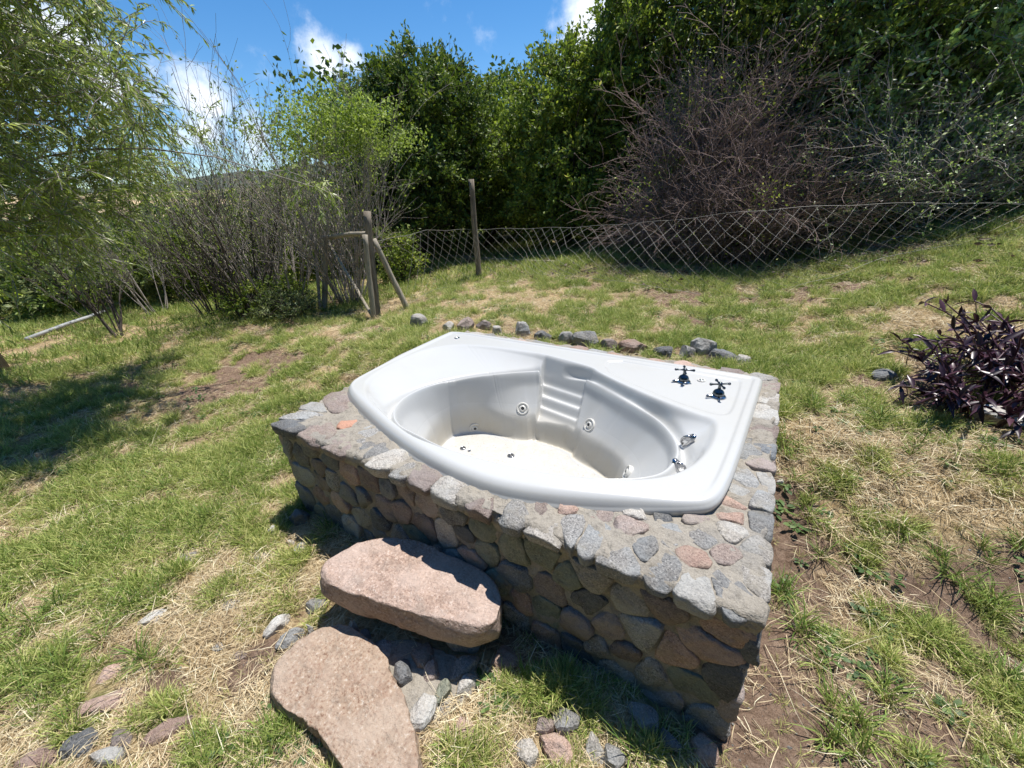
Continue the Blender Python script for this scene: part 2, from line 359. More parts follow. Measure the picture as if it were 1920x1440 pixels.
def ground(px, py):
    d = unit(ray(px, py)); t = .3; p = CAM
    for i in range(2000):
        q = CAM + d * t
        if q[2] < gz(q[0], q[1]): break
        t += .01 + t * .004
        if t > 200: break
    return CAM + d * t
def on_z(px, py, z):
    d = ray(px, py); return CAM + d * (z - CAM[2]) / d[2]
def dist(px, py, d):
    """the point seen at that pixel a horizontal distance d from the viewpoint"""
    v = ray(px, py); return CAM + v * d / math.hypot(v[0], v[1])
def loc2(x, y): return (x, y, float(gz(x, y)))

def blobs(x, y, lst):
    r = np.zeros_like(x)
    for (c, rx, ry, ang, a) in lst:
        dx = x - c[0]; dy = y - c[1]; ca, sa = math.cos(ang), math.sin(ang)
        u = (dx * ca + dy * sa) / rx; v = (-dx * sa + dy * ca) / ry
        r = r + a * np.exp(-(u * u + v * v))
    return r
GB = [(ground(*p)[:2], rx, ry, an, a) for p, rx, ry, an, a in [
    ((330, 850), .9, .55, .4, 1.1), ((150, 1050), 1.0, .6, .6, 1.2), ((70, 1250), .5, .35, .3, 1.0), ((420, 930), .5, .35, 0, .8), ((250, 1010), .6, .4, 0, .8), ((60, 590), 3, 1.5, .3, .9), ((520, 720), .5, .5, 0, .5), ((290, 1240), .08, .06, 0, .9),
    ((900, 480), 2, .8, 0, .7), ((1160, 600), .6, .25, 0, .7), ((1420, 640), .5, .22, 0, .9), ((1560, 660), .6, .3, 0, .5), ((1640, 850), .35, .4, 0, .55), ((1520, 740), .3, .25, 0, .6), ((1870, 930), .3, .3, 0, .6), ((1700, 1000), .12, .1, 0, .7), ((1545, 1010), .14, .12, 0, .6),
    ((1880, 480), 1.6, .8, 0, .9), ((1600, 1380), .10, .09, 0, 1.1), ((1640, 1290), .09, .08, 0, .7), ((1540, 1215), .07, .08, 0, .7), ((1860, 1300), .12, .16, 0, .8), ((1460, 1110), .05, .06, 0, 1.0), ((660, 850), .4, .4, 0, 0), ((1480, 860), .12, .12, 0, .6),
    ((750, 640), .7, .5, 0, .5), ((1010, 1310), .05, .05, 0, .7), ((560, 1320), .07, .06, 0, .8), ((120, 700), 1.0, .6, 0, .5)]]
SB = [(ground(*p)[:2], rx, ry, an, a) for p, rx, ry, an, a in [
    ((470, 690), .45, .30, .3, 1.0), ((400, 740), .4, .25, .2, .8), ((308, 1290), .09, .06, .5, 1.4), ((240, 1215), .12, .07, .5, .8), ((1440, 1180), .12, .5, .15, 1.3), ((1470, 1000), .12, .3, .1, 1.2), ((1420, 1400), .14, .2, 0, 1.1), ((480, 1250), .08, .12, 0, 1.2),
    ((1700, 720), .25, .2, 0, .5), ((1780, 1120), .3, .25, 0, .55), ((1900, 1050), .25, .25, 0, .6), ((700, 1030), .25, .12, 0, .6), ((1700, 1400), .2, .2, 0, .5), ((1240, 560), .5, .3, 0, .5), ((1320, 610), .2, .15, 0, .8), ((1480, 550), .6, .2, 0, .6)]]
TB = [(ground(*p)[:2], rx, ry, an, a) for p, rx, ry, an, a in [
    ((430, 1000), .6, .3, .3, .7), ((250, 1330), .6, .3, .3, .9), ((900, 1380), .4, .2, 0, .9), ((1800, 930), .4, .3, 0, .8), ((1000, 560), .8, .5, 0, .8), ((1650, 600), .8, .3, 0, .8), ((300, 620), 1.2, .4, .1, .8), ((1640, 760), .3, .2, 0, .7), ((1600, 1100), .4, .3, 0, .5), ((1800, 1300), .3, .3, 0, .4), ((600, 700), .4, .3, 0, .6)]]
def cover(x, y):
    x = np.asarray(x, float); y = np.asarray(y, float)
    n = fbm(x * 1.3, y * 1.3, o=4, s=21); n2 = fbm(x * 7 + 9, y * 7, o=4, s=33)
    b = blobs(x, y, GB); so = blobs(x, y, SB); st = blobs(x, y, TB)
    r = np.hypot(x - CAM[0], y - CAM[1])
    lowright = sstep(x, 1.9, 2.3) * sstep(-y, .3, .9)
    g = np.clip(.47 + n * .75 + n2 * 1.9 + .36 * b - .9 * so - .35 * st - .26 * lowright - .12 * sstep(r, 1.8, .9), 0, 1)
    soil = np.clip(so + .35 * sstep(fbm(x * 3.1 + 5, y * 3.1, o=4, s=47), .12, .3) + .40 * lowright + n2 * .6, 0, 1)
    straw = np.clip(.62 + st * .5 - soil * .9 - n * .4, 0, 1)
    return g, soil, straw

def axis(c0, c1, step, far):
    a = list(np.arange(c0, c1 + 1e-6, step)); s = step; x = c1
    while x < far: s *= 1.16; x += s; a.append(x)
    s = step; x = c0; pre = []
    while x > -far: s *= 1.16; x -= s; pre.append(x)
    return np.array(pre[::-1] + a)
gx = axis(-4.2, 4.6, .032, 900); gy = axis(-3.2, 3.6, .032, 900)
X, Y = np.meshgrid(gx, gy); nx_, ny_ = len(gx), len(gy)
Z = gz(X.ravel(), Y.ravel())
inpl = (X.ravel() > .1) & (X.ravel() < 1.9) & (Y.ravel() < .05) & (Y.ravel() > -1.25)
Z = np.where(inpl, -.05, Z)
cg, cs, ct = cover(X.ravel(), Y.ravel())
i = np.arange(ny_ - 1)[:, None] * nx_ + np.arange(nx_ - 1)[None]
F = np.stack([i, i + 1, i + nx_ + 1, i + nx_], -1).reshape(-1, 4)
obj('ground', mesh('ground', np.stack([X.ravel(), Y.ravel(), Z], 1), F, None, GROUNDM, True, {'cover': np.stack([cg, cs, ct], 1)}), kind='structure')

# distant hills
def hillmat():
    m, t, b = mat('wooded_hillside'); g = t.nodes.new('ShaderNodeNewGeometry').outputs['Position']; n = noise(t, .06, 6, .65, g); n2 = noise(t, .4, 4, .7, g)
    col = ramp(t, n.outputs[0], [(.35, (0.040, 0.056, 0.036)), (.6, (0.088, 0.100, 0.064)), (.75, (0.160, 0.144, 0.104))]); col = mixc(t, n2.outputs[0], col, (0.048, 0.064, 0.040)); L(t, col, b.inputs['Base Color']); b.inputs['Roughness'].default_value = 1
    return m
th = np.linspace(0, 2 * np.pi, 240, endpoint=False); rr = np.linspace(0, 1, 16)
TH, RR = np.meshgrid(th, rr)
hh = .62 * (22 + 30 * (fbm(np.cos(TH) * 3, np.sin(TH) * 3, o=4, s=77) + .3)) * np.sin(np.pi * RR ** .8) * 1.0
rad = 330 + 300 * RR
V = np.stack([rad * np.cos(TH), rad * np.sin(TH), hh + 8 + 6 * fbm(TH * 20, RR * 8, o=3)], -1).reshape(-1, 3)
j = (np.arange(15) * 240)[:, None]; k = np.arange(240)[None]; k2 = (k + 1) % 240
obj('hills', mesh('hills', V, np.stack([j + k, j + k2, j + 240 + k2, j + 240 + k], -1).reshape(-1, 4), None, hillmat()), kind='structure')

# ------------------------------------------------------------------ tub height field (x right, y' towards the viewer = -Y)
OUT = chaikin([(.0, -.0), (.5, -.004), (1.0, -.006), (1.5, -.006), (1.87, -.004), (1.925, .01), (1.925, .06), (1.905, .4), (1.885, .75), (1.868, .95), (1.845, 1.03), (1.79, 1.07), (1.66, 1.125), (1.5, 1.194), (1.34, 1.25), (1.215, 1.28), (1.06, 1.285), (.86, 1.26), (.63, 1.205),
               (.42, 1.135), (.212, 1.062), (.09, 1.005), (.035, .95), (.01, .87), (.0, .7), (-.004, .42), (-.006, .1)], 2)
C1 = chaikin([(.055, .44), (.12, .30), (.25, .20), (.45, .155), (.74, .145), (.775, .14), (.95, .172), (1.14, .212), (1.18, .255), (1.32, .335), (1.50, .42), (1.68, .485), (1.78, .50), (1.805, .56), (1.80, .74), (1.755, .90), (1.67, 1.005), (1.53, 1.083), (1.36, 1.14), (1.25, 1.165), (1.08, 1.188), (.83, 1.193),
              (.70, 1.18), (.575, 1.136), (.35, 1.06), (.18, .97), (.085, .86), (.05, .65)], 3)
C2 = chaikin([(.66, 1.10), (.55, 1.085), (.455, 1.03), (.375, .94), (.348, .805), (.39, .638), (.503, .488), (.674, .359), (.80, .285), (.83, .262), (.95, .25), (1.10, .25), (1.14, .268), (1.306, .362), (1.46, .445), (1.575, .525), (1.651, .625), (1.69, .725), (1.688, .83), (1.655, .91), (1.56, .985), (1.36, 1.07), (1.1, 1.12), (.85, 1.13)], 3)
C3 = chaikin([(.42, .62), (.47, .535), (.575, .485), (.75, .49), (.85, .465), (.885, .43), (1.12, .445), (1.155, .50), (1.33, .55), (1.42, .63), (1.44, .76), (1.38, .88), (1.2, .96), (.9, .99), (.62, .93), (.46, .80)], 1)
DK = chaikin([(1.17, .055), (1.5, .062), (1.83, .07), (1.845, .09), (1.84, .30), (1.832, .43), (1.81, .46), (1.78, .47), (1.69, .455), (1.52, .39), (1.34, .305), (1.20, .215)], 1)
ZR, ZL, ZF = .575, .497, .155
def tub_z(x, y):
    P = np.stack([x, y], 1); do = sdf(P, OUT); d1 = sdf(P, C1); d2 = sdf(P, C2); d3 = sdf(P, C3); dk = sdf(P, DK)
    z = np.full(len(P), ZR)
    z = z + .007 * (1 - sstep(do, .028, .042)) * (1 - sstep(y, .9, 1.05))                # raised lip along the straight sides
    z = z - .006 * sstep(dk, -.004, .010)                                                  # recessed deck panel round the taps
    z = z - .035 * np.clip(1 - do / .05, 0, 1) ** 2.6 * sstep(y - .25 * (x - 1), .75, 1.1) - .010 * np.clip(1 - do / .014, 0, 1) ** 2   # rolled edge
    gap = np.clip(-d2, 0, None); t = np.clip(d1, 0, None) / (np.clip(d1, 0, None) + gap + 1e-4)
    prof = 1 - (1 - t) ** 1.7; fl = sstep(d1, 0, .03)
    band = (d1 > 0)
    zb = ZR - (ZR - ZL) * prof
    zb = ZR - (ZR - zb) * (0.35 + .65 * fl)
    z = np.where(band, np.minimum(z, zb), z)
    u = np.clip(d2, 0, None) / (np.clip(d2, 0, None) + np.clip(-d3, 0, None) + 1e-6)
    zc = ZL - (ZL - ZF) * (.70 * (1 - (1 - u) ** 1.35) + .30 * sstep(u, .70, 1.0))
    z = np.where(d2 > 0, zc, z)
    z = z + .026 * np.exp(-((d2 - .006) / .017) ** 4) * sstep(d1, .004, .018) - .026 * np.exp(-((d2 + .030) / .018) ** 2) * sstep(d1, .006, .03)
    z = np.where(d3 > 0, ZF + .008 * (1 - sstep(d3, 0, .02)), z)
    # seat back recess with three ripples
    xl = np.interp(y, [.12, .2, .30, .56], [.815, .82, .855, .915]); xr = np.interp(y, [.12, .2, .34, .6], [1.12, 1.118, 1.125, 1.15])
    inx = sstep(x, xl - .005, xl + .014) * (1 - sstep(x, xr - .014, xr + .005))
    w = y - (.135 + (x - .775) * .205)
    zr = np.interp(w, [0, .015, .045, .078, .20, .245, .262], [.575, .562, .49, .415, .285, .262, .16]) + .009 * np.sin((w - .075) / .046 * 2 * np.pi) * sstep(w, .055, .08) * (1 - sstep(w, .17, .20))
    iny = sstep(w, -.002, .02) * (1 - sstep(w, .30, .34))
    z = z + (np.minimum(zr, z) - z) * inx * iny
    return z
NA, NR = 1100, 260
c0 = np.array([1.03, .66])
th = np.arange(NA) * 2 * np.pi / NA
def polar_r(poly, th, c):
    a = poly - c; b = np.roll(a, -1, axis=0); r = np.zeros(len(th))
    D = np.stack([np.cos(th), np.sin(th)], 1)
    for p, q in zip(a, b):
        e = q - p; den = D[:, 0] * e[1] - D[:, 1] * e[0]; den = np.where(abs(den) < 1e-12, 1e-12, den)
        t = (p[0] * e[1] - p[1] * e[0]) / den; s = (p[0] * D[:, 1] - p[1] * D[:, 0]) / den
        ok = (s >= -1e-6) & (s <= 1 + 1e-6) & (t > 0); r = np.where(ok, np.maximum(r, t), r)
    return r
ro = polar_r(OUT, th, c0)
fr = np.linspace(0.004, 1, NR) ** .8
RRr = fr[:, None] * ro[None]; TX = c0[0] + RRr * np.cos(th); TY = c0[1] + RRr * np.sin(th)
tz = tub_z(TX.ravel(), TY.ravel()).reshape(NR, NA)
for _ in range(3):
    tz = (np.roll(tz, 1, 1) + 2 * tz + np.roll(tz, -1, 1)) / 4; q = tz.copy(); q[1:-3] = (tz[:-4] + 2 * tz[1:-3] + tz[2:-2]) / 4; tz = q
tz = tz.ravel()
d3 = sdf(np.stack([TX.ravel(), TY.ravel()], 1), C3)
dirt = np.stack([sstep(tz, .40, .20) * .8 * (1 - sstep(d3, 0, .01) * .85), sstep(d3, .0, .02) * 1.0, 0 * tz], 1)
V = np.stack([TX.ravel(), -TY.ravel(), tz], 1)
nb = len(V)
# rolled outer edge and skirt
for dr, dz in ((.004, .004), (.006, .012), (.004, .026), (-.006, .034), (-.03, .036)):
    q = np.stack([c0[0] + (ro + dr) * np.cos(th), -(c0[1] + (ro + dr) * np.sin(th)), tz[-NA:] - dz], 1); V = np.vstack([V, q])
dirt = np.vstack([dirt, np.zeros((5 * NA, 3))])
rows = NR + 5; j = (np.arange(rows - 1) * NA)[:, None]; k = np.arange(NA)[None]; k2 = (k + 1) % NA
F = np.stack([j + k, j + NA + k, j + NA + k2, j + k2], -1).reshape(-1, 4)
ctr = len(V); V = np.vstack([V, [[c0[0], -c0[1], ZF]]]); dirt = np.vstack([dirt, [[.3, 1, 0]]])
F3 = np.stack([np.full(NA, ctr), np.arange(NA), (np.arange(NA) + 1) % NA], 1)[:, [0, 1, 2]]
tub = thing('whirlpool_bathtub', 'white corner whirlpool bathtub with chrome taps, set into the stone plinth', 'bathtub')
obj('tub_shell', mesh('tub_shell', V, F[:, ::-1], F3[:, ::-1], TUBM, True, {'dirt': dirt}), tub)
def tub_hit(px, py):
    d = unit(ray(px, py)); ts = np.arange(1.0, 4.5, .002); P = CAM + d * ts[:, None]
    zz = tub_z(P[:, 0], -P[:, 1]); ins = sdf(np.stack([P[:, 0], -P[:, 1]], 1), OUT) > 0
    k = np.argmax((P[:, 2] < zz) & ins); p = P[k]
    e = .006; x, y = p[0], -p[1]
    z4 = tub_z(np.array([x + e, x - e, x, x]), np.array([y, y, y + e, y - e]))
    n = unit(np.array([-(z4[0] - z4[1]) / (2 * e), (z4[2] - z4[3]) / (2 * e), 1.])); return p, n
def put(V, p, n, up=(0, 0, 1)): return V @ frame(n, up).T + p
# jets
for (px, py) in [(891, 803), (980, 766), (1105, 797), (1176, 886)]:
    p, n = tub_hit(px, py); n = unit(n * np.array([1, 1, .75]))
    V, F = lathe([(.0355, -.012), (.0355, .004), (.033, .0075), (.027, .006), (.024, .002), (.0235, .001)], 28)
    j_ = obj('jet', mesh('jet', put(V, 0, n), F, None, JETW), tub, p)
    V, F = lathe([(.0235, .001), (.018, .004), (.014, .009), (.010, .010), (.0095, .004), (0, .004)], 20); obj('jet_eyeball', mesh('jet_eyeball', put(V, 0, n), F, None, JETW), j_)
    V, F = lathe([(.0085, .0055), (.006, .0075), (0, .0075)], 12); obj('nozzle', mesh('nozzle', put(V, 0, n), F, None, JETD), j_)
# suction covers / drain on the floor
for nm, px, py, r in (('suction_cover', 868, 841, .017), ('drain', 958, 855, .020), ('suction_cover', 880, 846, .009)):
    p, n = tub_hit(px, py); n = np.array([0, 0, 1.])
    V, F = lathe([(r, -.003), (r, .004), (r * .8, .007), (r * .75, .003)], 20); a = obj(nm, mesh(nm, V, F, None, CHROME), tub, p)
    V, F = lathe([(r * .74, .004), (r * .3, .006), (0, .009)], 16); obj('grille', mesh('grille', V, F, None, JETD), a)
# oval chrome hand holds in the right hand wall
for (px, py) in ((1291, 827), (1272, 879)):
    p, n = tub_hit(px, py); n = unit(n * np.array([1, 1, .6]) + np.array([-.25, 0, 0]))
    V, F = lathe([(.034, -.008), (.034, .003), (.030, .006), (.024, .003), (.012, -.001), (0, -.002)], 28); V = V * np.array([1.35, .62, 1])
    fr_ = frame(n, (0.15, 1, .2)); a = obj('hand_hold', mesh('hand_hold', V @ fr_.T, F, None, CHROME), tub, p + n * .003)
    P = np.array([(-.030, 0, .003), (-.022, 0, .016), (-.008, .002, .021), (.008, .002, .021), (.022, 0, .016), (.030, 0, .003)])
    V, F, pl = polytube(P @ fr_.T, .0055, 8); obj('grip_bar', mesh('grip_bar', V, F, None, CHROME, True, None, pl), a)
# taps
for (px, py, rot) in ((1281, 716, .25), (1346, 744, .5)):
    p, n = tub_hit(px, py)
    tp = obj('tap', None, tub, p); tp.scale = (1.1, 1.1, 1.1)
    V, F = lathe([(.030, -.001), (.031, .003), (.028, .007), (.020, .010), (.017, .010)], 28); obj('flange', mesh('flange', V, F, None, CHROME), tp)
    V, F = lathe([(.021, .008), (.0225, .014), (.0215, .022), (.017, .029), (.010, .034), (.0065, .036), (.006, .052), (.009, .055), (.0095, .062), (.006, .066), (0, .067)], 24); obj('tap_body', mesh('tap_body', V, F, None, CHROME_D), tp)
    a = Acc()
    for q in range(4):
        an = rot + q * np.pi / 2; d = np.array([math.cos(an), math.sin(an), 0])
        P = [np.array([0, 0, .058]) + d * s for s in (.006, .014, .024, .031, .036, .040, .042)]
        a.add(*polytube(P, [.0042, .0034, .0032, .0045, .0062, .0055, .002], 10)[:2])
    obj('cross_handle', a.mesh('cross_handle', CHROME_D), tp)
    a = Acc()
    for an in (-2.7, -1.35):
        d = np.array([math.cos(an), math.sin(an), 0]); P = [np.array([0, 0, .006]) + d * s for s in (.020, .032, .042, .047)]; a.add(*polytube(P, [.006, .005, .0048, .002], 8)[:2])
    obj('lug', a.mesh('lug', CHROME), tp)
p, n = tub_hit(1315, 714)
V, F = lathe([(.019, -.001), (.0195, .004), (.017, .0065), (.012, .0055), (.011, .003)], 28); a = obj('air_button', mesh('air_button', V, F, None, JETW), tub, p)
V, F = lathe([(.0105, .003), (.010, .006), (.004, .0075), (0, .0075)], 20); obj('button_cap', mesh('button_cap', V, F, None, CHROME), a)
p, n = tub_hit(857, 634)
V, F = lathe([(.018, -.001), (.018, .003), (.011, .0035), (.010, .001), (0, .001)], 24); a = obj('overflow_plug', mesh('overflow_plug', V, F, None, CHROME), tub, p)

# ------------------------------------------------------------------ plinth
PX0, PX1, PY0, PY1 = -.005, 1.995, -1.345, .165      # the rectangle of the walls
plinth = thing('stone_plinth', 'rubble stone plinth with a mortar top, built round the white tub', 'stone plinth')
rect = np.array([(PX0, -PY1), (PX1, -PY1), (PX1, -PY0), (PX0, -PY0)])
NB = 760; th = np.sort(np.concatenate([np.arange(NB) * 2 * np.pi / NB, [math.atan2(q[1] - c0[1], q[0] - c0[0]) % (2 * np.pi) for q in rect]])); NB = len(th)
rr_ = polar_r(rect, th, c0); ri = polar_r(OUT, th, c0) - .05
rings = []
def ring(r, z): rings.append(np.stack([c0[0] + r * np.cos(th), -(c0[1] + r * np.sin(th)), np.full(NB, z)], 1))
ring(ri, .10); ring(ri, .3); ring(ri, .524)
for f in np.linspace(.06, .95, 14): ring(ri + (rr_ - ri) * f, .527)
ring(rr_ - .004, .525); ring(rr_ + .006, .512)
ring(rr_ + .006, .490); ring(rr_ - .006, .470)
for z in np.linspace(.44, -.06, 30): ring(rr_ - .013, z)
V = np.concatenate(rings); nr = len(rings)
dn = fbm(V[:, 0] * 16, V[:, 1] * 16, V[:, 2] * 16, o=3, s=4)
rad = unit(np.stack([V[:, 0] - c0[0], V[:, 1] + c0[1]], 1)); outer = np.repeat(np.arange(nr) >= 17, NB)
V[:, :2] += rad * (dn * .022 * outer)[:, None]; dn2 = fbm(V[:, 0] * 34, V[:, 1] * 34, V[:, 2] * 34, o=3, s=14); V[:, 2] += (dn * .012 + dn2 * .012) * np.repeat((np.arange(nr) >= 4) & (np.arange(nr) <= 18), NB)
V[:, :2] += rad * (dn2 * .014 * outer)[:, None]
j = (np.arange(nr - 1) * NB)[:, None]; k = np.arange(NB)[None]; k2 = (k + 1) % NB
obj('mortar_core', mesh('mortar_core', V, np.stack([j + k, j + k2, j + NB + k2, j + NB + k], -1).reshape(-1, 4)[:, ::-1], None, MORTAR), plinth)

def clip_half(poly, n, d):
    out = []
    for i in range(len(poly)):
        p, q = poly[i], poly[(i + 1) % len(poly)]; a, b = p @ n - d, q @ n - d
        if a <= 0: out.append(p)
        if a * b < 0: out.append(p + (q - p) * a / (a - b))
    return np.array(out)
def stone_mesh(poly, h, depth, mat_, seed, toworld, inflate=1., nseg=20):
    """a rounded slab from a convex 2-D polygon about its centre; toworld maps (u,v,height) offsets"""
    q_ = np.roll(poly, -1, axis=0); P = np.stack([poly * .86 + q_ * .14, poly * .14 + q_ * .86], 1).reshape(-1, 2); th_ = np.arange(nseg) * 2 * np.pi / nseg
    r = polar_r(P, th_, np.zeros(2)); r = r * (1 + .12 * fbm(np.cos(th_) * 2 + seed, np.sin(th_) * 2, o=2, s=int(seed) % 97))
    rg = [(.88, -depth), (.99, -depth * .3), (1.0, h * .3), (.97, h * .85), (.86, h), (.42, h * 1.03)]
    V = []
    for f, z in rg:
        u = r * f * np.cos(th_); v = r * f * np.sin(th_)
        zz = z + (h * .5 + .005) * fbm(u * 26 + seed, v * 26, o=3, s=5) * (z > 0); V.append(np.stack([u, v, zz], 1))
    V.append(np.array([[0, 0, h * 1.03]])); V = np.concatenate(V); lr = np.random.default_rng(int(seed * 10) + 5)
    for _ in range(4):
        an_ = lr.uniform(0, 6.28); tl = lr.uniform(.25, .9); n_ = np.array([math.cos(an_) * math.sin(tl), math.sin(an_) * math.sin(tl), math.cos(tl)]); d_ = (V @ n_).max() * lr.uniform(.62, .9); V = V - np.maximum(V @ n_ - d_, 0)[:, None] * n_ * (V[:, 2:3] > -depth * .3)
    j = (np.arange(len(rg) - 1) * nseg)[:, None]; k = np.arange(nseg)[None]; k2 = (k + 1) % nseg
    F = np.stack([j + k, j + k2, j + nseg + k2, j + nseg + k], -1).reshape(-1, 4); b = (len(rg) - 1) * nseg
    F3 = np.stack([b + np.arange(nseg), b + (np.arange(nseg) + 1) % nseg, np.full(nseg, len(V) - 1)], 1)
    return mesh('stone', toworld(V), F, F3, mat_)
def cells(seeds, box, maxr, gap):
    """Voronoi cells of the seeds within the box, shrunk by the joint and cut to a largest radius"""
    res = []
    for i, s in enumerate(seeds):
        n_ = 9; an = np.arange(n_) * 2 * np.pi / n_ + rng.uniform(0, .5); mr_ = maxr[i] if hasattr(maxr, '__len__') else maxr
        poly = s + mr_ * np.stack([np.cos(an), np.sin(an)], 1) * rng.uniform(.78, 1.12, (n_, 1))
        for k_, q in enumerate(seeds):
            if k_ == i or np.linalg.norm(q - s) > 2.3 * mr_ + .1: continue
            n = unit(q - s); poly = clip_half(poly, n, n @ (s + q) / 2 - gap / 2)
            if len(poly) < 3: break
        if len(poly) < 3: res.append(None); continue
        for n, d in box:
            poly = clip_half(poly, np.array(n, float), d)
            if len(poly) < 3: break
        if len(poly) < 3: res.append(None); continue
        c = poly.mean(0); res.append((c, poly - c))
    return res
TOPS = [(1014, 946, 'r'), (1061, 944, 'p'), (1067, 979, 'g'), (1129, 952, 'r'), (1125, 999, 'g'), (1187, 954, 'l'), (1207, 1022, 'g'), (1242, 956, 'd'), (1261, 997, 'g'), (1180, 985, 'r'), (1300, 964, 'r'), (1300, 1043, 'p'), (1322, 1004, 'g'),
        (1368, 938, 'p'), (1378, 964, 'p'), (1423, 936, 'g'), (1405, 897, 'g'), (1428, 975, 'g'), (1378, 993, 'l'), (1417, 1022, 'l'), (1364, 1037, 'r'), (1362, 1088, 'g'), (1308, 1084, 'l'), (1405, 1070, 'l'), (975, 950, 'g'), (1440, 716, 'r'), (1438, 741, 'l'), (1434, 770, 'l'),
        (1441, 806, 'r'), (1411, 846, 'g'), (1438, 836, 'd'), (1441, 866, 'r'), (1255, 1055, 'g'), (1165, 1030, 'g'), (1030, 985, 'l'), (1444, 900, 'l'), (1395, 925, 'l'),
        (565, 778, 'g'), (625, 752, 'r'), (604, 806, 'r'), (652, 790, 'o'), (672, 815, 'g'), (696, 838, 'g'), (637, 828, 'r'), (724, 866, 'l'), (780, 893, 'r'), (846, 918, 'l'), (905, 935, 'r'), (550, 792, 'd'), (590, 762, 'l'), (745, 888, 'g')]
seeds = [on_z(a, b, .535)[:2] for a, b, c in TOPS]; cl = [c for a, b, c in TOPS]
for x in np.arange(.12, 1.95, .13): seeds.append(np.array([x + rng.uniform(-.03, .03), .095 + rng.uniform(-.02, .02)])); cl.append(rng.choice(list('rplgp')))
seeds = np.array(seeds)
box = [((0, -1), 1.372), ((0, 1), .18), ((1, 0), 2.008), ((-1, 0), .03)]
for nx0, ny0, cx, cy, cut in ((1, -1, 2.008, -1.372, .045), (-1, -1, -.03, -1.372, .03), (1, 1, 2.008, .18, .05), (-1, 1, -.03, .18, .04)):
    n_ = unit(np.array([nx0, ny0], float)); box.append((tuple(n_), float(n_ @ np.array([cx, cy])) - cut * .7))
res = cells(seeds, box, [rng.uniform(.085, .14) if cl[i] != 'o' else .055 for i in range(len(seeds))], .005)
for i, r_ in enumerate(res):
    if r_ is None: continue
    c, poly = r_
    for it in range(20):
        q = poly + c; s_ = sdf(np.stack([q[:, 0], -q[:, 1]], 1), OUT)
        if s_.max() < .02: break
        # cut back by the tub's outline
        k_ = s_.argmax(); n = unit(q[k_] - (q[k_] + np.array([0, 0]))) if False else None
        poly = np.where((s_ > .02)[:, None], poly * .9, poly)
    cm = poly.mean(0); c = c + cm; poly = poly - cm
    if np.abs(poly).max() < .018: continue
    h = rng.uniform(.003, .012); dep = rng.uniform(.035, .05)
    obj('stone', stone_mesh(poly, h, dep, GM[cl[i]], i * 3.7, lambda V: V), plinth, (c[0], c[1], .524 + rng.uniform(-.003, .004)))
def wall(n0, n1, seeds_n, org, eu, nrm, length, pal, inset=.0):
    """stones over one wall face; u runs along it, v up"""
    pts = []
    k_ = 0
    while len(pts) < seeds_n and k_ < 6000:
        q = np.array([rng.uniform(.03, length - .03), rng.uniform(.02, .46)]); k_ += 1
        md = .14 if k_ < 120 else .11 if k_ < 900 else (.095 if k_ < 2500 else .075)
        if all(((q[0] - p_[0]) / 1.15) ** 2 + (q[1] - p_[1]) ** 2 > md * md for p_ in pts): pts.append(q)
    pts = np.array(pts)
    rs = cells(pts, [((-1, 0), .0), ((1, 0), length), ((0, -1), .03), ((0, 1), .475)], .19, .006)
    for i, r_ in enumerate(rs):
        if r_ is None: continue
        c, poly = r_
        if np.abs(poly).max() < .02: continue
        E = np.stack([eu, np.array([0, 0, 1.]), nrm], 0)
        obj('stone', stone_mesh(poly, rng.uniform(.002, .016), .045, GM[rng.choice(list(pal))], i * 2.3 + n0, lambda V: V @ E), plinth, np.array(org) + eu * c[0] + np.array([0, 0, c[1]]) + nrm * inset)
wall(1, 0, 74, (PX0, PY0 + .006, 0), np.array([1., 0, 0]), np.array([0, -1., 0]), PX1 - PX0, 'ggglnnrrrpddp')  # stone mix weighted darker here to paint in part of the front's shade
wall(200, 0, 50, (PX1 + .0, PY0, 0), np.array([0, 1., 0]), np.array([1., 0, 0]), PY1 - PY0, 'gglrpld')
wall(400, 0, 44, (PX0, PY1, 0), np.array([0, -1., 0]), np.array([-1., 0, 0]), PY1 - PY0, 'gglrpnd')

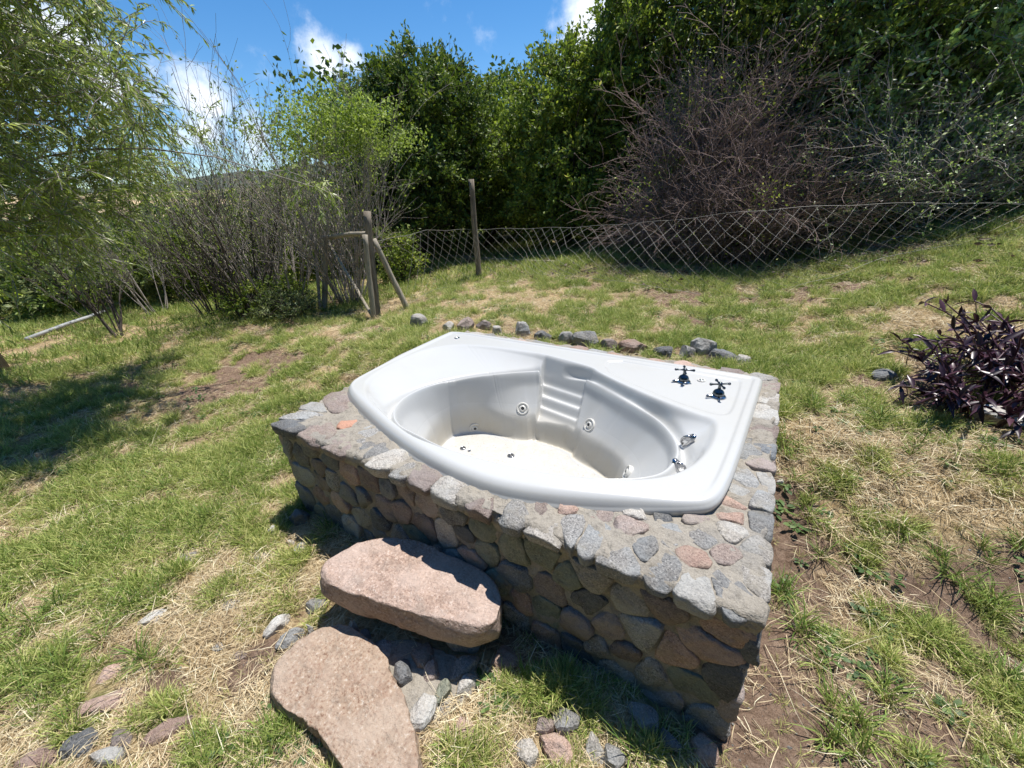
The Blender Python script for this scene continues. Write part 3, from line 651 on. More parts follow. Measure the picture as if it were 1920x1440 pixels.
# ------------------------------------------------------------------ loose rocks
ROCKS = []
def rock(name, poly, zb, zt, mat_, label, cat='stone', group=None, seed=0, tilt=(0, 0), rough=.5, res=1, undercut=.9, dome=.15, part=None, jag=.0, topscale=.93):
    """a slab/boulder from its plan outline (world x,y), sides rounded, broken by noise"""
    P = np.array(poly, float); c = P.mean(0); q0 = P - c; q1 = np.roll(q0, -1, axis=0); Q = np.stack([q0 * .88 + q1 * .12, q0 * .12 + q1 * .88], 1).reshape(-1, 2); ROCKS.append((c[0], c[1], np.linalg.norm(P - c, axis=1).mean()))
    ns = 28 * res; th_ = np.arange(ns) * 2 * np.pi / ns; r = polar_r(Q, th_, np.zeros(2)); H = zt - zb; S = r.mean()
    r = r * (1 + jag * fbm(np.cos(th_) * 5 + seed, np.sin(th_) * 5, o=3, s=11))
    side = [(undercut * .7, 0), (undercut, .02), (undercut * .3 + .7, .25), (1.0, .5), (1.0, .72), ((1 + topscale) / 2, .92), (topscale, 1.0 - dome * .3)] if res == 1 else \
           [(undercut * .7, 0), (undercut, .02), (undercut * .6 + .4, .12), (undercut * .35 + .65, .25), (undercut * .15 + .85, .38), (1, .5), (1.005, .62), (1.0, .72), (.99, .82), ((1 + topscale) / 2, .93), (topscale, 1 - dome * .3)]
    if dome >= .5: side = [(.8, 0), (.95, .15), (1, .35), (.98, .55), (.90, .74), (.77, .88), (.6, .96)]; topscale = .6
    tops = np.linspace(topscale, 0, 4 + 7 * (res - 1) + 1)[1:-1]
    V = []
    for f, h in side: V.append(np.stack([r * f * np.cos(th_), r * f * np.sin(th_), np.full(ns, h * H)], 1))
    for f in tops: V.append(np.stack([r * f * np.cos(th_), r * f * np.sin(th_), np.full(ns, H * (1 - (.04 if dome >= .5 else dome * .3) * (f / topscale) ** 2))], 1))
    V.append(np.array([[0, 0, H]])); V.append(np.array([[0, 0, 0]])); V = np.concatenate(V); nrg = len(side) + len(tops)
    cc = np.array([0, 0, H / 2]); dirn = unit(V - cc)
    nz = fbm(V[:, 0] / S * 1.6 + seed, V[:, 1] / S * 1.6, V[:, 2] / S * 1.6, o=2, s=3) * .14 + fbm(V[:, 0] / S * 5 + seed, V[:, 1] / S * 5, V[:, 2] / S * 5, o=3, s=8) * .05
    V = V + dirn * (nz * S * rough)[:, None] * np.array([1, 1, .8])
    lr = np.random.default_rng(int(seed * 31) + 3); Vc = V - cc
    for _ in range(46 if res > 1 else 10):
        n_ = unit(lr.normal(0, 1, 3) * np.array([1, 1, .75 if H < S else 1])); sup = Vc @ n_; d_ = sup.max() * (lr.uniform(.93, .985) if res > 1 else lr.uniform(.58, .88)); Vc = Vc - np.maximum(sup - d_, 0)[:, None] * n_
    V = Vc + cc + (dirn * (fbm(V[:, 0] * 40 + seed, V[:, 1] * 40, V[:, 2] * 40, o=3, s=18) * .006 * min(1, S * 8))[:, None])
    V[:, 2] += V[:, 0] * tilt[0] + V[:, 1] * tilt[1]
    j = (np.arange(nrg - 1) * ns)[:, None]; k = np.arange(ns)[None]; k2 = (k + 1) % ns
    F = np.stack([j + k, j + k2, j + ns + k2, j + ns + k], -1).reshape(-1, 4); b = (nrg - 1) * ns
    F3 = np.concatenate([np.stack([b + np.arange(ns), b + (np.arange(ns) + 1) % ns, np.full(ns, len(V) - 2)], 1), np.stack([(np.arange(ns) + 1) % ns, np.arange(ns), np.full(ns, len(V) - 1)], 1)])
    return obj(name, mesh(name, V, F, F3, mat_, res > 1), part, (c[0], c[1], zb), label, cat if part is None else None, group)

bt = [on_z(a, b, .25)[:2] for a, b in [(583, 1085), (586, 1062), (612, 1040), (655, 1016), (722, 1002), (765, 1000), (830, 1028), (900, 1062), (945, 1100), (956, 1135), (945, 1165), (918, 1185), (880, 1183), (800, 1160), (700, 1122), (640, 1108), (600, 1100)]]
rock('boulder', bt, .105, .252, G_BOULD, 'long pink granite boulder laid as a step against the plinth wall', 'boulder', seed=3, res=4, undercut=.80, dome=.10, rough=.40, jag=.08, topscale=.97)
# what props it up
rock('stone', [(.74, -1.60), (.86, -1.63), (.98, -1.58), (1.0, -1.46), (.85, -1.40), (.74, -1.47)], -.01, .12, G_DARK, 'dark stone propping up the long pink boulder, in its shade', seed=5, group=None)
rock('stone', [(1.06, -1.53), (1.16, -1.55), (1.24, -1.50), (1.22, -1.40), (1.08, -1.39)], -.01, .115, G_GREY, 'grey stone under the right end of the long pink boulder', seed=6)
sl_ = [on_z(a, b, .075)[:2] for a, b in [(500, 1268), (512, 1240), (545, 1205), (575, 1182), (600, 1165), (650, 1168), (705, 1198), (735, 1260), (765, 1320), (783, 1372), (792, 1440), (800, 1500), (730, 1530), (680, 1500), (640, 1440), (600, 1378), (560, 1345), (522, 1325), (505, 1295)]]
rock('flat_rock', sl_, -.03, .078, G_SLAB, 'large flat salmon granite slab on the grass in front of the boulder', 'rock slab', seed=9, res=4, undercut=.96, dome=.04, rough=.32, jag=.10, topscale=.98)

def gstone(px, py, w, h, m, label, z=.025, ang=0, seed=None, group=None, bury=.04, lift=None, shape=8):
    """loose stone; w x h metres over the ground"""
    p = ground(px, py); seed = px * .13 + py * .07 if seed is None else seed
    a = np.arange(shape) * 2 * np.pi / shape; r = 1 + .22 * np.sin(a * 2 + seed) * .5 + rng.uniform(-.18, .18, shape)
    q = np.stack([np.cos(a) * w / 2 * r, np.sin(a) * h / 2 * r], 1); ca, sa = math.cos(ang), math.sin(ang)
    q = q @ np.array([[ca, sa], [-sa, ca]]) + p[:2]; g0 = float(gz(p[0], p[1], False))
    return rock('stone', q, g0 - bury, g0 + z, GM[m], label, 'stone', group, seed, rough=1.1, undercut=.9, dome=.5, topscale=.86, jag=.14)
# camera-plane axes in plan: right = (.85,.52), away = (-.54,.84)
A0 = math.atan2(.52, .85)
S = [
 (715, 1222, .085, .060, 'g', 'pale grey cobble touching the slab edge just below the boulder', .032, A0 - .6), (756, 1272, .075, .062, 'd', 'dark speckled cobble in the angle between slab and pink cobble', .055, A0 - 1.0),
 (790, 1238, .078, .075, 'r', 'dusty pink cobble in the middle of the cobble cluster', .05, A0 - .7), (812, 1268, .06, .05, 'r', 'small brownish pink cobble below the dusty pink one', .045, A0 + .4),
 (868, 1262, .095, .048, 'g', 'long grey cobble on the outer edge of the cobble cluster', .06, A0 + .75), (878, 1294, .075, .035, 'l', 'narrow pale cobble below the long grey one', .045, A0 + .8),
 (832, 1312, .05, .062, 'n', 'greenish squarish cobble near the tip of the cobble cluster', .05, A0 - .3), (794, 1345, .068, .085, 'l', 'pale black-speckled cobble at the lower tip of the cobble cluster', .055, A0 - .25),
 (586, 1190, .032, .022, 'l', 'tiny pale pebble at the top edge of the slab', .05, 0), (665, 1188, .035, .025, 'l', 'tiny light pebble between slab and boulder shadow', .06, 0), (688, 1200, .03, .03, 'd', 'tiny dark pebble between slab and first cobble', .055, 0),
 (878, 1378, .065, .060, 'p', 'round flat pink stone alone on the straw', .012, 0), (946, 1236, .11, .085, 'p', 'pink stone half in the boulder shadow at the wall foot', .02, A0),
 (520, 1178, .13, .045, 'l', 'long narrow pale stone leaning beside the slab', .02, A0 + 1.0), (545, 1203, .10, .042, 'g', 'narrow grey stone between the long pale stone and the slab', .03, A0 + 1.0),
 (590, 1142, .10, .05, 'g', 'grey flat stone tucked under the tip of the boulder', .015, A0 + .3), (205, 1265, .105, .07, 'p', 'pale pink flat stone lying above its twin in the straw', .012, A0), (190, 1315, .13, .075, 'p', 'pinkish flat stone below its paler twin in the straw', .01, A0 + .3),
 (290, 1162, .10, .055, 'l', 'pale grey striped stone at the edge of the green grass', .018, A0 + .2), (430, 1135, .085, .045, 'l', 'small pale stone in dry grass above the flat slab', .012, A0 + .2), (357, 1047, .085, .05, 'l', 'pale stone sunk in grass uphill of the striped one', .010, A0),
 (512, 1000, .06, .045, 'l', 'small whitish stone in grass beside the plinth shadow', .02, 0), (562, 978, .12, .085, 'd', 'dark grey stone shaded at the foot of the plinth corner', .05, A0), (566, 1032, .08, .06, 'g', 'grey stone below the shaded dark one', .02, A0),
 (490, 1046, .07, .05, 'l', 'pale flat stone below the small whitish stone', .01, A0 + .5), (545, 1020, .05, .04, 'l', 'small light stone beside the grey one by the plinth', .012, 0),
 (75, 1428, .11, .06, 'p', 'pink rounded stone lowest in the straw bank', .014, A0 + .2), (152, 1408, .10, .07, 'd', 'slate grey flat stone beside the lowest pink one', .01, A0), (205, 1428, .10, .05, 'l', 'pale beige stone at the bottom frame edge', .01, A0), (315, 1375, .16, .055, 'p', 'long flat beige stone half buried in straw', .006, A0 + .35),
 (410, 1215, .07, .035, 'l', 'thin pale stone among straw above the slab', .008, A0), (455, 1232, .06, .04, 'r', 'small reddish stone in soil beside the slab', .008, 0), (235, 1395, .08, .05, 'r', 'brown stone sunk among straw below the long beige one', .006, 0),
 (1065, 1362, .075, .06, 'g', 'grey speckled stone at the edge of the wall shadow', .02, A0), (1022, 1366, .05, .055, 'r', 'brownish stone left of the grey speckled one', .015, A0 + .6), (985, 1415, .065, .06, 'l', 'pale grey stone in the bottom row under the straw', .015, 0),
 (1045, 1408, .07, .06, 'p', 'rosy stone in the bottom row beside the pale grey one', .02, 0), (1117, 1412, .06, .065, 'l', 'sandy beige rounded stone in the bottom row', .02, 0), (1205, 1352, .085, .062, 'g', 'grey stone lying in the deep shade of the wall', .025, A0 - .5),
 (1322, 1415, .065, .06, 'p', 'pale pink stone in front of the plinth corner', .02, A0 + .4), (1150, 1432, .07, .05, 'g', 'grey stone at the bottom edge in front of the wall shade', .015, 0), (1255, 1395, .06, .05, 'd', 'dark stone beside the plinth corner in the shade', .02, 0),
 (1648, 708, .14, .09, 'd', 'bluish dark stone in the grass near the purple plant', .035, 0), (1868, 790, .24, .13, 'l', 'whitish stone half hidden under the purple plant', .05, 0),
 (930, 616, .10, .08, 'l', 'small pale rock between the flat reddish and the grey white ones', .05, 0), (1020, 627, .12, .08, 'd', 'low dark rock between the grey white and pale rough ones', .05, .3), (1140, 645, .12, .08, 'r', 'rosy brown rock between the dark mottled and wide pinkish ones', .05, .2), (1285, 660, .10, .08, 'g', 'grey rock beside the brown dirty one', .05, 0), (785, 602, .16, .10, 'l', 'pale rounded rock nearest to the timber brace', .09, 0), (841, 611, .10, .09, 'l', 'small tan rock behind the tub corner', .06, 0), (876, 609, .12, .10, 'r', 'tan speckled rock just behind the tub corner', .08, 0),
 (978, 617, .11, .10, 'g', 'grey white rock behind the middle of the tub back edge', .075, 0), (1062, 632, .11, .08, 'l', 'pale rough rock left of the dark mottled rock', .06, 0), (1100, 637, .17, .11, 'g', 'dark mottled rock behind the tub back edge', .075, 0),
 (1185, 652, .20, .10, 'p', 'wide pinkish rock behind the tub back edge', .06, 0), (1318, 652, .15, .11, 'l', 'pale topped rock behind the taps', .085, 0), (1350, 668, .13, .09, 'd', 'dark rock in the dirt beside the pale topped one', .05, 0),
 (1392, 671, .10, .07, 'l', 'small white rock rightmost of the row behind the tub', .035, 0), (905, 604, .13, .07, 'r', 'flat reddish rock in the row behind the tub', .05, .2), (1245, 655, .14, .09, 'd', 'brown dirty rock in the row between pink and pale ones', .045, 0),
 (1462, 905, .03, .025, 'l', 'tiny white pebble on the bare soil beside the wall', .012, 0), (1445, 884, .04, .03, 'l', 'small pebble close under the plinth side wall', .012, 0),
]
for (px, py, w, h, m, lab, z, an) in S:
    k_ = 1.4 if (py < 680 and 700 < px < 1400) else (1.42 if (700 < px < 890 and 1210 < py < 1350) else (1.35 if py > 1330 and 860 < px < 1350 else 1.2))
    gstone(px, py + (11 if k_ == 1.4 else 0), w * k_, h * k_, m, lab, (z * k_ if k_ != 1.42 else z * .8) + (.006 if py < 1330 else .016), an, bury=.03)

rock('cement_patch', [on_z(a, b, .02)[:2] for a, b in [(690, 1195), (760, 1190), (830, 1215), (890, 1250), (900, 1300), (850, 1330), (800, 1365), (770, 1340), (735, 1280), (705, 1225)]], -.03, .016, MORTAR, 'sandy cement patch bedding the cobbles beside the slab', 'cement', seed=12, res=4, dome=.2, rough=.3, jag=.12)
# cement strip behind the tub is part of the plinth; timber edging boards on the ground beyond the fence
def board(a, b, w, t, m, label, name='timber_board', cat='board', parent=None, zoff=.0):
    a = np.array(a, float); b = np.array(b, float); d = unit(b - a); s = unit(np.cross(d, [0, 0, 1])); u = np.cross(s, d)
    V = []; n = 14
    for i in range(n):
        c = a + (b - a) * i / (n - 1) + u * (zoff + .006 * math.sin(i * 1.7)); k = 1 + .06 * math.sin(i * 2.9)
        for sx, sz in ((-1, 0), (1, 0), (1, 1), (-1, 1)): V.append(c + s * sx * w / 2 * k + u * sz * t)
    F = [];
    for i in range(n - 1):
        for k_ in range(4): F.append([i * 4 + k_, i * 4 + (k_ + 1) % 4, i * 4 + 4 + (k_ + 1) % 4, i * 4 + 4 + k_])
    V = np.array(V); c = V.mean(0)
    return obj(name, mesh(name, V - c, F, None, m, False, None, [[0, 3, 2, 1], [n * 4 - 4, n * 4 - 3, n * 4 - 2, n * 4 - 1]]), parent, c, label if parent is None else None, cat if parent is None else None)
pa, pb, pc, pd_ = ground(752, 478), ground(895, 487), ground(1042, 496), ground(1100, 470)
board(pa + [0, 0, -.01], pb + [0, 0, -.01], .06, .075, WOODP, 'pale timber edging board on the grass left of the fence post')
board(pb + [.05, 0, -.01], pc + [0, 0, -.01], .06, .06, WOODP, 'timber edging board on the grass right of the fence post')
board(pc + [.05, .1, -.01], pd_ + [0, 0, -.01], .06, .06, WOOD, 'short weathered board turning back beyond the fence')
a_, b_ = ground(52, 640), ground(218, 582)
V, F, pl = polytube([a_ + [0, 0, .03], a_ * .6 + b_ * .4 + [0, 0, .045], a_ * .3 + b_ * .7 + [0, 0, .04], b_ + [0, 0, .05]], .028, 10)
obj('pipe', mesh('pipe', V, F, None, PVC, True, None, pl), label='long white pipe lying on the grass under the bare shrubs', cat='pipe')

# ------------------------------------------------------------------ fence
def post(a, b, r0, r1, m, name, parent, sides=9):
    a = np.array(a, float); b = np.array(b, float); n = 10; P = np.array([a + (b - a) * i / (n - 1) for i in range(n)])
    s = unit(np.cross(unit(b - a), [.3, .9, .1])); P += s * (np.sin(np.arange(n) * .9 + a[0] * 5) * .006)[:, None]
    R = np.linspace(r0, r1, n) * (1 + .06 * np.sin(np.arange(n) * 2.3)); V, F, pl = tubes((P - a)[None], R[None], sides, True)
    return obj(name, mesh(name, V, F, None, m, True, None, pl), parent, a)
fence = thing('wire_fence', 'sagging chain link wire fence on one leaning wooden post', 'fence')
pf = ground(898, 522); dpf = math.hypot(*(pf[:2] - CAM[:2])); post(pf - [0, 0, .15], dist(883, 336, dpf), .045, .036, WOOD, 'fence_post', fence)
# plan of the fence: pixel columns and their distance from the viewpoint, with heights of the top wire
br = ground(706, 594); dbr = math.hypot(*(br[:2] - CAM[:2]))
ctl = [(712, 452, dbr - .05), (800, 432, (dbr + dpf) / 2), (890, 430, dpf), (1000, 428, dpf - .35), (1100, 425, dpf - .8), (1250, 414, dpf - 1.1), (1400, 396, dpf - 1.25), (1560, 385, dpf - 1.2), (1750, 380, dpf - .9), (1960, 384, dpf - .5), (2080, 388, dpf - .2)]
top = np.array([dist(*c) for c in ctl])
seg = np.concatenate([[0], np.cumsum(np.linalg.norm(np.diff(top[:, :2], axis=0), axis=1))])
def fence_top(s): return np.stack([np.interp(s, seg, top[:, i]) for i in range(3)], -1)
Ltot = seg[-1]; ss = np.linspace(0, Ltot, 160)
tw = fence_top(ss); tw[:, 2] += .006 * np.sin(ss * 9)
V, F, pl = tubes(tw[None], np.full((1, 160), .0021), 5); obj('top_wire', mesh('top_wire', V, F, None, WIRE), fence)
nrmf = unit(np.gradient(tw[:, :2], axis=0)); 
def fence_pt(s, v):
    """v from 0 at the top wire to 1 at the bottom; the mesh bellies towards the viewer"""
    t = fence_top(s); e = fence_top(np.minimum(s + .05, Ltot)) - fence_top(np.maximum(s - .05, 0)); e = unit(e[..., :2]); n = np.stack([e[..., 1], -e[..., 0]], -1)
    g = gz(t[..., 0], t[..., 1], False); belly = (.12 + .50 * sstep(s, 2.0, 4.0) * (1 - sstep(s, 5.2, 6.8))) * np.sin(v * 2.1)
    z = t[..., 2] + (g + .03 + .06 * np.sin(s * 2.2) - t[..., 2]) * v
    xy = t[..., :2] + n * belly[..., None]
    return np.concatenate([xy, z[..., None]], -1)
pitch = .15; rows = 9; lines = []
nw = int(Ltot / pitch) + 10
rowi = np.arange(rows)
shear = .10
a = Acc(); vrow = rowi / (rows - 1.)
for sh, rad_, ks in ((.115, .0017, range(-12, nw)), (-.07, .0010, range(-4, nw + 10))):
    S0 = np.array([k_ * pitch + rowi * sh for k_ in ks]); S0 += .02 * np.sin(S0 * 1.3); ok = (S0.min(1) > 0) & (S0.max(1) < Ltot); S0 = S0[ok]
    P = fence_pt(S0, np.broadcast_to(vrow, S0.shape)); P += rng.normal(0, .003, P.shape); V, F, pl = tubes(P, np.full(P.shape[:2], rad_), 3); a.add(V, F)
obj('wire_mesh', a.mesh('wire_mesh', WIRE), fence)
for v, r in ((1., .0016),):
    w = fence_pt(ss, np.full(160, v)); w[:, 2] += .015 * np.sin(ss * 3); V, F, pl = tubes(w[None], np.full((1, 160), r), 4); obj('lower_wire', mesh('lower_wire', V, F, None, WIRE), fence)

# the braced timber frame at the fence's end
gate = thing('timber_brace_frame', 'weathered timber frame with diagonal braces at the end of the fence', 'timber frame')
def gp(px, py): return ground(px, py)
p1 = gp(706, 596); d1 = math.hypot(*(p1[:2] - CAM[:2]))
p2 = gp(604, 585); d2_ = math.hypot(*(p2[:2] - CAM[:2]))
p3 = gp(768, 580); d3_ = math.hypot(*(p3[:2] - CAM[:2]))
post(p1 - [0, 0, .1], dist(688, 396, d1), .045, .038, WOOD, 'post', gate)
post(dist(700, 598, d1 - .12) - [0, 0, .05], dist(684, 440, d1 - .10), .032, .028, WOODP, 'post', gate)
post(p3 - [0, 0, .08], dist(700, 448, d1 + .02), .036, .030, WOODP, 'brace', gate)
post(p2 - [0, 0, .1], dist(612, 448, d2_), .040, .032, WOODP, 'post', gate)
post(dist(606, 445, d2_), dist(690, 437, d1), .028, .026, WOODP, 'rail', gate)
post(dist(616, 455, d2_ - .05), dist(698, 592, d1 - .08), .020, .018, WOODP, 'brace', gate)
post(dist(600, 580, d2_ - .1), dist(590, 440, d2_ + .1), .022, .018, BARK_G, 'post', gate)
aa = []
for k_ in range(18):
    t_ = k_ / 17; q = [dist(620 + 62 * t_ + rng.uniform(-2, 2), 447 - 6 * t_ + y_ , d2_ + (d1 - d2_) * t_ + rng.uniform(-.01, .01)) for y_ in np.linspace(0, 115, 8)]
    aa.append(q)
V, F, pl = tubes(np.array(aa), np.full((18, 8), .0035), 3); a = Acc(); a.add(V, F); ab = np.array(aa)[:, ::1]; V, F, pl = tubes(ab.transpose(1, 0, 2), np.full((8, 18), .003), 3); a.add(V, F)
obj('wire_infill', a.mesh('wire_infill', BARK_G), gate)

# ------------------------------------------------------------------ plants: generators
def curves(start, d0, length, n, wob, grav=0., up=0.):
    m = len(start); P = np.zeros((m, n, 3)); P[:, 0] = start; d = unit(d0); st = (length / (n - 1))[:, None]
    for i in range(1, n):
        d = unit(d + rng.normal(0, wob, (m, 3)) + np.array([0, 0, up - grav * i / n])); P[:, i] = P[:, i - 1] + d * st
    return P
def children(P, R, k, lmin, lmax, spread, n, wob, rfrac=.55, t0=.25, t1=1., up=.1, grav=0., rend=.35):
    m, N, _ = P.shape; idx = np.repeat(np.arange(m), k); t = rng.uniform(t0, t1, m * k) * (N - 1); i = np.minimum(t.astype(int), N - 2); f = (t - i)[:, None]
    s = P[idx, i] * (1 - f) + P[idx, i + 1] * f; tan = unit(P[idx, i + 1] - P[idx, i]); rr = R[idx, i]
    d = unit(tan + rng.normal(0, spread, s.shape) + np.array([0, 0, up])); ln = rng.uniform(lmin, lmax, len(s))
    Q = curves(s, d, ln, n, wob, grav, 0); RQ = (rr * rfrac)[:, None] * np.linspace(1, rend, n)[None]
    return Q, np.maximum(RQ, .0006)
def leaves(C, D, L_, W, v, flat=.0, fold=False):
    n = len(C); D = unit(D); r = rng.normal(0, 1, (n, 3)); S_ = unit(np.cross(D, r)); 
    L_ = np.broadcast_to(L_, (n,))[:, None]; W = np.broadcast_to(W, (n,))[:, None]
    N_ = np.cross(D, S_)
    V = np.stack([C, C + D * L_ * .5 + S_ * W * .5 + N_ * W * .12, C + D * L_ - np.array([0, 0, 1.]) * L_ * flat, C + D * L_ * .5 - S_ * W * .5 + N_ * W * .12], 1).reshape(-1, 3)
    F = np.arange(n * 4).reshape(-1, 4); return V, F, np.repeat(v, 4)
LM = {
 'dark': leafmat('dark_evergreen_leaf', [(0, (0.044, 0.077, 0.016)), (.5, (0.112, 0.171, 0.032)), (.85, (0.244, 0.308, 0.054)), (1, (0.407, 0.453, 0.095))], .28),
 'mid': leafmat('mid_green_leaf', [(0, (0.081, 0.124, 0.026)), (.5, (0.198, 0.277, 0.050)), (.85, (0.398, 0.472, 0.091)), (1, (0.506, 0.496, 0.162))], .35),
 'bright': leafmat('bright_green_leaf', [(0, (0.106, 0.154, 0.029)), (.5, (0.250, 0.337, 0.058)), (1, (0.422, 0.490, 0.173))], .45),
 'willow': leafmat('willow_leaf', [(0, (0.111, 0.163, 0.036)), (.5, (0.269, 0.346, 0.078)), (.85, (0.427, 0.488, 0.171)), (1, (0.556, 0.610, 0.328))], .48, .3, .7),
 'olive': leafmat('olive_leaf', [(0, (0.106, 0.137, 0.053)), (.5, (0.232, 0.283, 0.115)), (1, (0.462, 0.504, 0.252))], .3),
 'vine': leafmat('vine_leaf', [(0, (0.093, 0.166, 0.048)), (.5, (0.251, 0.378, 0.107)), (.85, (0.535, 0.665, 0.213)), (1, (0.680, 0.680, 0.642))], .3, .35, .5),
 'brown': leafmat('dead_leaf', [(0, (0.060, 0.040, 0.030)), (.5, (0.130, 0.090, 0.070)), (1, (0.250, 0.190, 0.130))], .15),
 'purple': leafmat('purple_leaf', [(0, (0.014, 0.006, 0.010)), (.6, (0.035, 0.014, 0.024)), (1, (0.110, 0.050, 0.070))], .12, .35, .5),
}
def tree(name, label, cat, base, ells, nclump, ntw, nleaf, lsize, lm, bark, group=None, trunk_r=.10, tw=(.18, .45), aspect=.5, droop=0., nbr=60, shell=.45, tipup=.25, leafdir=.7, skirt=0):
    """trunk, limbs to every clump, twigs round each clump, leaves along the twigs.  ells: (centre, radii)"""
    base = np.array(base, float); t = thing(name, label, cat, base, group)
    vol = np.array([np.prod(r) ** (2 / 3.) for c, r in ells]); vol = vol / vol.sum(); C = []
    for (c, r), w in zip(ells, vol):
        k = max(3, int(nclump * w)); u = unit(rng.normal(0, 1, (k, 3))); rad = rng.uniform(shell, 1, k) ** .6
        q = np.array(c) + u * rad[:, None] * np.array(r) * (1 + .35 * fbm(u[:, 0] * 2.2 + c[0], u[:, 1] * 2.2 + c[1], u[:, 2] * 2.2, o=2)[:, None]); C.append(q)
    C = np.concatenate(C); C = C[C[:, 2] > gz(C[:, 0], C[:, 1], False) + .12]; cen = C.mean(0)
    # limbs
    n = 7; k = min(nbr, len(C)); sel = rng.choice(len(C), k, replace=False); T = C[sel]; s0 = base + (np.array([cen[0], cen[1], base[2] + .35 * (cen[2] - base[2])]) - base) * rng.uniform(.2, 1, (k, 1))
    tt = np.linspace(0, 1, n)[None, :, None]; ctrl = (s0 + T) / 2 + np.array([0, 0, .15]) + rng.normal(0, .08, (k, 3))
    LB = (1 - tt) ** 2 * s0[:, None] + 2 * tt * (1 - tt) * ctrl[:, None] + tt ** 2 * T[:, None]; LB += rng.normal(0, .015, LB.shape)
    V, F, _ = tubes(LB - base, trunk_r * rng.uniform(.15, .35, (k, 1)) * np.linspace(1, .25, n)[None], 5); obj('limbs', mesh('limbs', V, F, None, bark), t)
    tp = np.array([base - [0, 0, .1], base + [0.02, .02, .4 * (cen[2] - base[2]) * .5], base + (cen - base) * .45, base + (cen - base) * .85]); tp = np.stack([np.interp(np.linspace(0, 3, 12), range(4), tp[:, i]) for i in range(3)], 1) + rng.normal(0, .012, (12, 3))
    V, F, pl = tubes((tp - base)[None], (trunk_r * np.linspace(1.15, .3, 12))[None], 9, True); obj('trunk', mesh('trunk', V, F, None, bark, True, None, pl), t)
    # twigs and leaves
    nC = len(C); s = np.repeat(C, ntw, 0); out = unit(s - cen) * .6; d = unit(rng.normal(0, .75, s.shape) + out + np.array([0, 0, tipup]))
    ln = rng.uniform(tw[0], tw[1], len(s)); TWG = curves(s, d, ln, 4, .18, droop)
    V, F, _ = tubes(TWG - base, np.full(TWG.shape[:2], .0035) * np.linspace(1.3, .4, 4), 3); obj('twigs', mesh('twigs', V, F, None, bark), t)
    m = len(TWG); u = rng.uniform(.05, 1.0, (m, nleaf)) * 2.999; i = u.astype(int); f = (u - i)[..., None]; ar = np.arange(m)[:, None]
    pc_ = TWG[ar, i] * (1 - f) + TWG[ar, i + 1] * f; tan = unit(TWG[ar, i + 1] - TWG[ar, i])
    D = tan * leafdir + rng.normal(0, .6, pc_.shape) + np.array([0, 0, .15 - droop * .5])
    pc_ = (pc_ + rng.normal(0, .012, pc_.shape)).reshape(-1, 3) - base; D = D.reshape(-1, 3)
    hue = np.repeat(rng.uniform(-.2, .2, nC), ntw * nleaf); v = np.clip(.45 + hue + rng.normal(0, .2, len(pc_)), 0, 1)
    Ls = lsize * rng.uniform(.65, 1.25, len(pc_)); V, F, vv = leaves(pc_, D, Ls, Ls * aspect, v)
    obj('crown', mesh('crown', V, F, None, LM[lm], False, {'v': vv}), t); return t
def shrub(name, label, base, nst, h, lean, spread, lm=None, nleaf=0, lsize=.03, k1=7, k2=5, bark=BARK_G, r0=.014, seedrad=.12, group=None, k3=0, cat='shrub', leaf_lo=.3, t0=.2):
    base = np.array(base, float); t = thing(name, label, cat, base, group)
    a_ = rng.uniform(0, 2 * np.pi, nst); s = np.stack([np.cos(a_) * seedrad * rng.uniform(.1, 1, nst), np.sin(a_) * seedrad * rng.uniform(.1, 1, nst), np.full(nst, -.05)], 1)
    d = unit(np.stack([np.cos(a_) * spread, np.sin(a_) * spread, np.ones(nst)], 1) * rng.uniform(.6, 1.2, (nst, 1)) + np.array([0, 0, .3]) + np.array(lean))
    P = curves(s, d, h * rng.uniform(.65, 1.05, nst), 12, .07); R = r0 * rng.uniform(.6, 1.1, (nst, 1)) * np.linspace(1, .22, 12)[None]
    V, F, _ = tubes(P, R, 6); obj('stems', mesh('stems', V, F, None, bark), t)
    A1, R1 = children(P, R, k1, h * .2, h * .45, .38, 8, .10, .6, t0, .95, .35); A2, R2 = children(A1, R1, k2, h * .07, h * .22, .5, 5, .14, .6, .2, 1, .3); R2 = np.maximum(R2, .0016)
    a = Acc(); V, F, _ = tubes(A1, np.maximum(R1, .002), 4); a.add(V, F); V, F, _ = tubes(A2, R2, 3); a.add(V, F)
    obj('twigs', a.mesh('twigs', bark), t)
    if nleaf:
        m = len(A2); idx = rng.integers(0, m, nleaf); ts = rng.integers(1, 5, nleaf); C = A2[idx, ts] + rng.normal(0, .015, (nleaf, 3)); keep = C[:, 2] > leaf_lo * h; C = C[keep]
        D = rng.normal(0, .6, C.shape) + unit(A2[idx, 4] - A2[idx, 0])[keep] + np.array([0, 0, .2]); Ls = lsize * rng.uniform(.6, 1.3, len(C))
        V, F, vv = leaves(C, D, Ls, Ls * .5, np.clip(rng.normal(.5, .22, len(C)), 0, 1)); obj('foliage', mesh('foliage', V, F, None, LM[lm], False, {'v': vv}), t)
    return t, A2
def ell(px, py, d, rx, rz, ry=None): return (dist(px, py, d), (rx, ry or rx, rz))
def base_at(px, d):
    p = dist(px, 500, d); return np.array([p[0], p[1], float(gz(p[0], p[1]))])

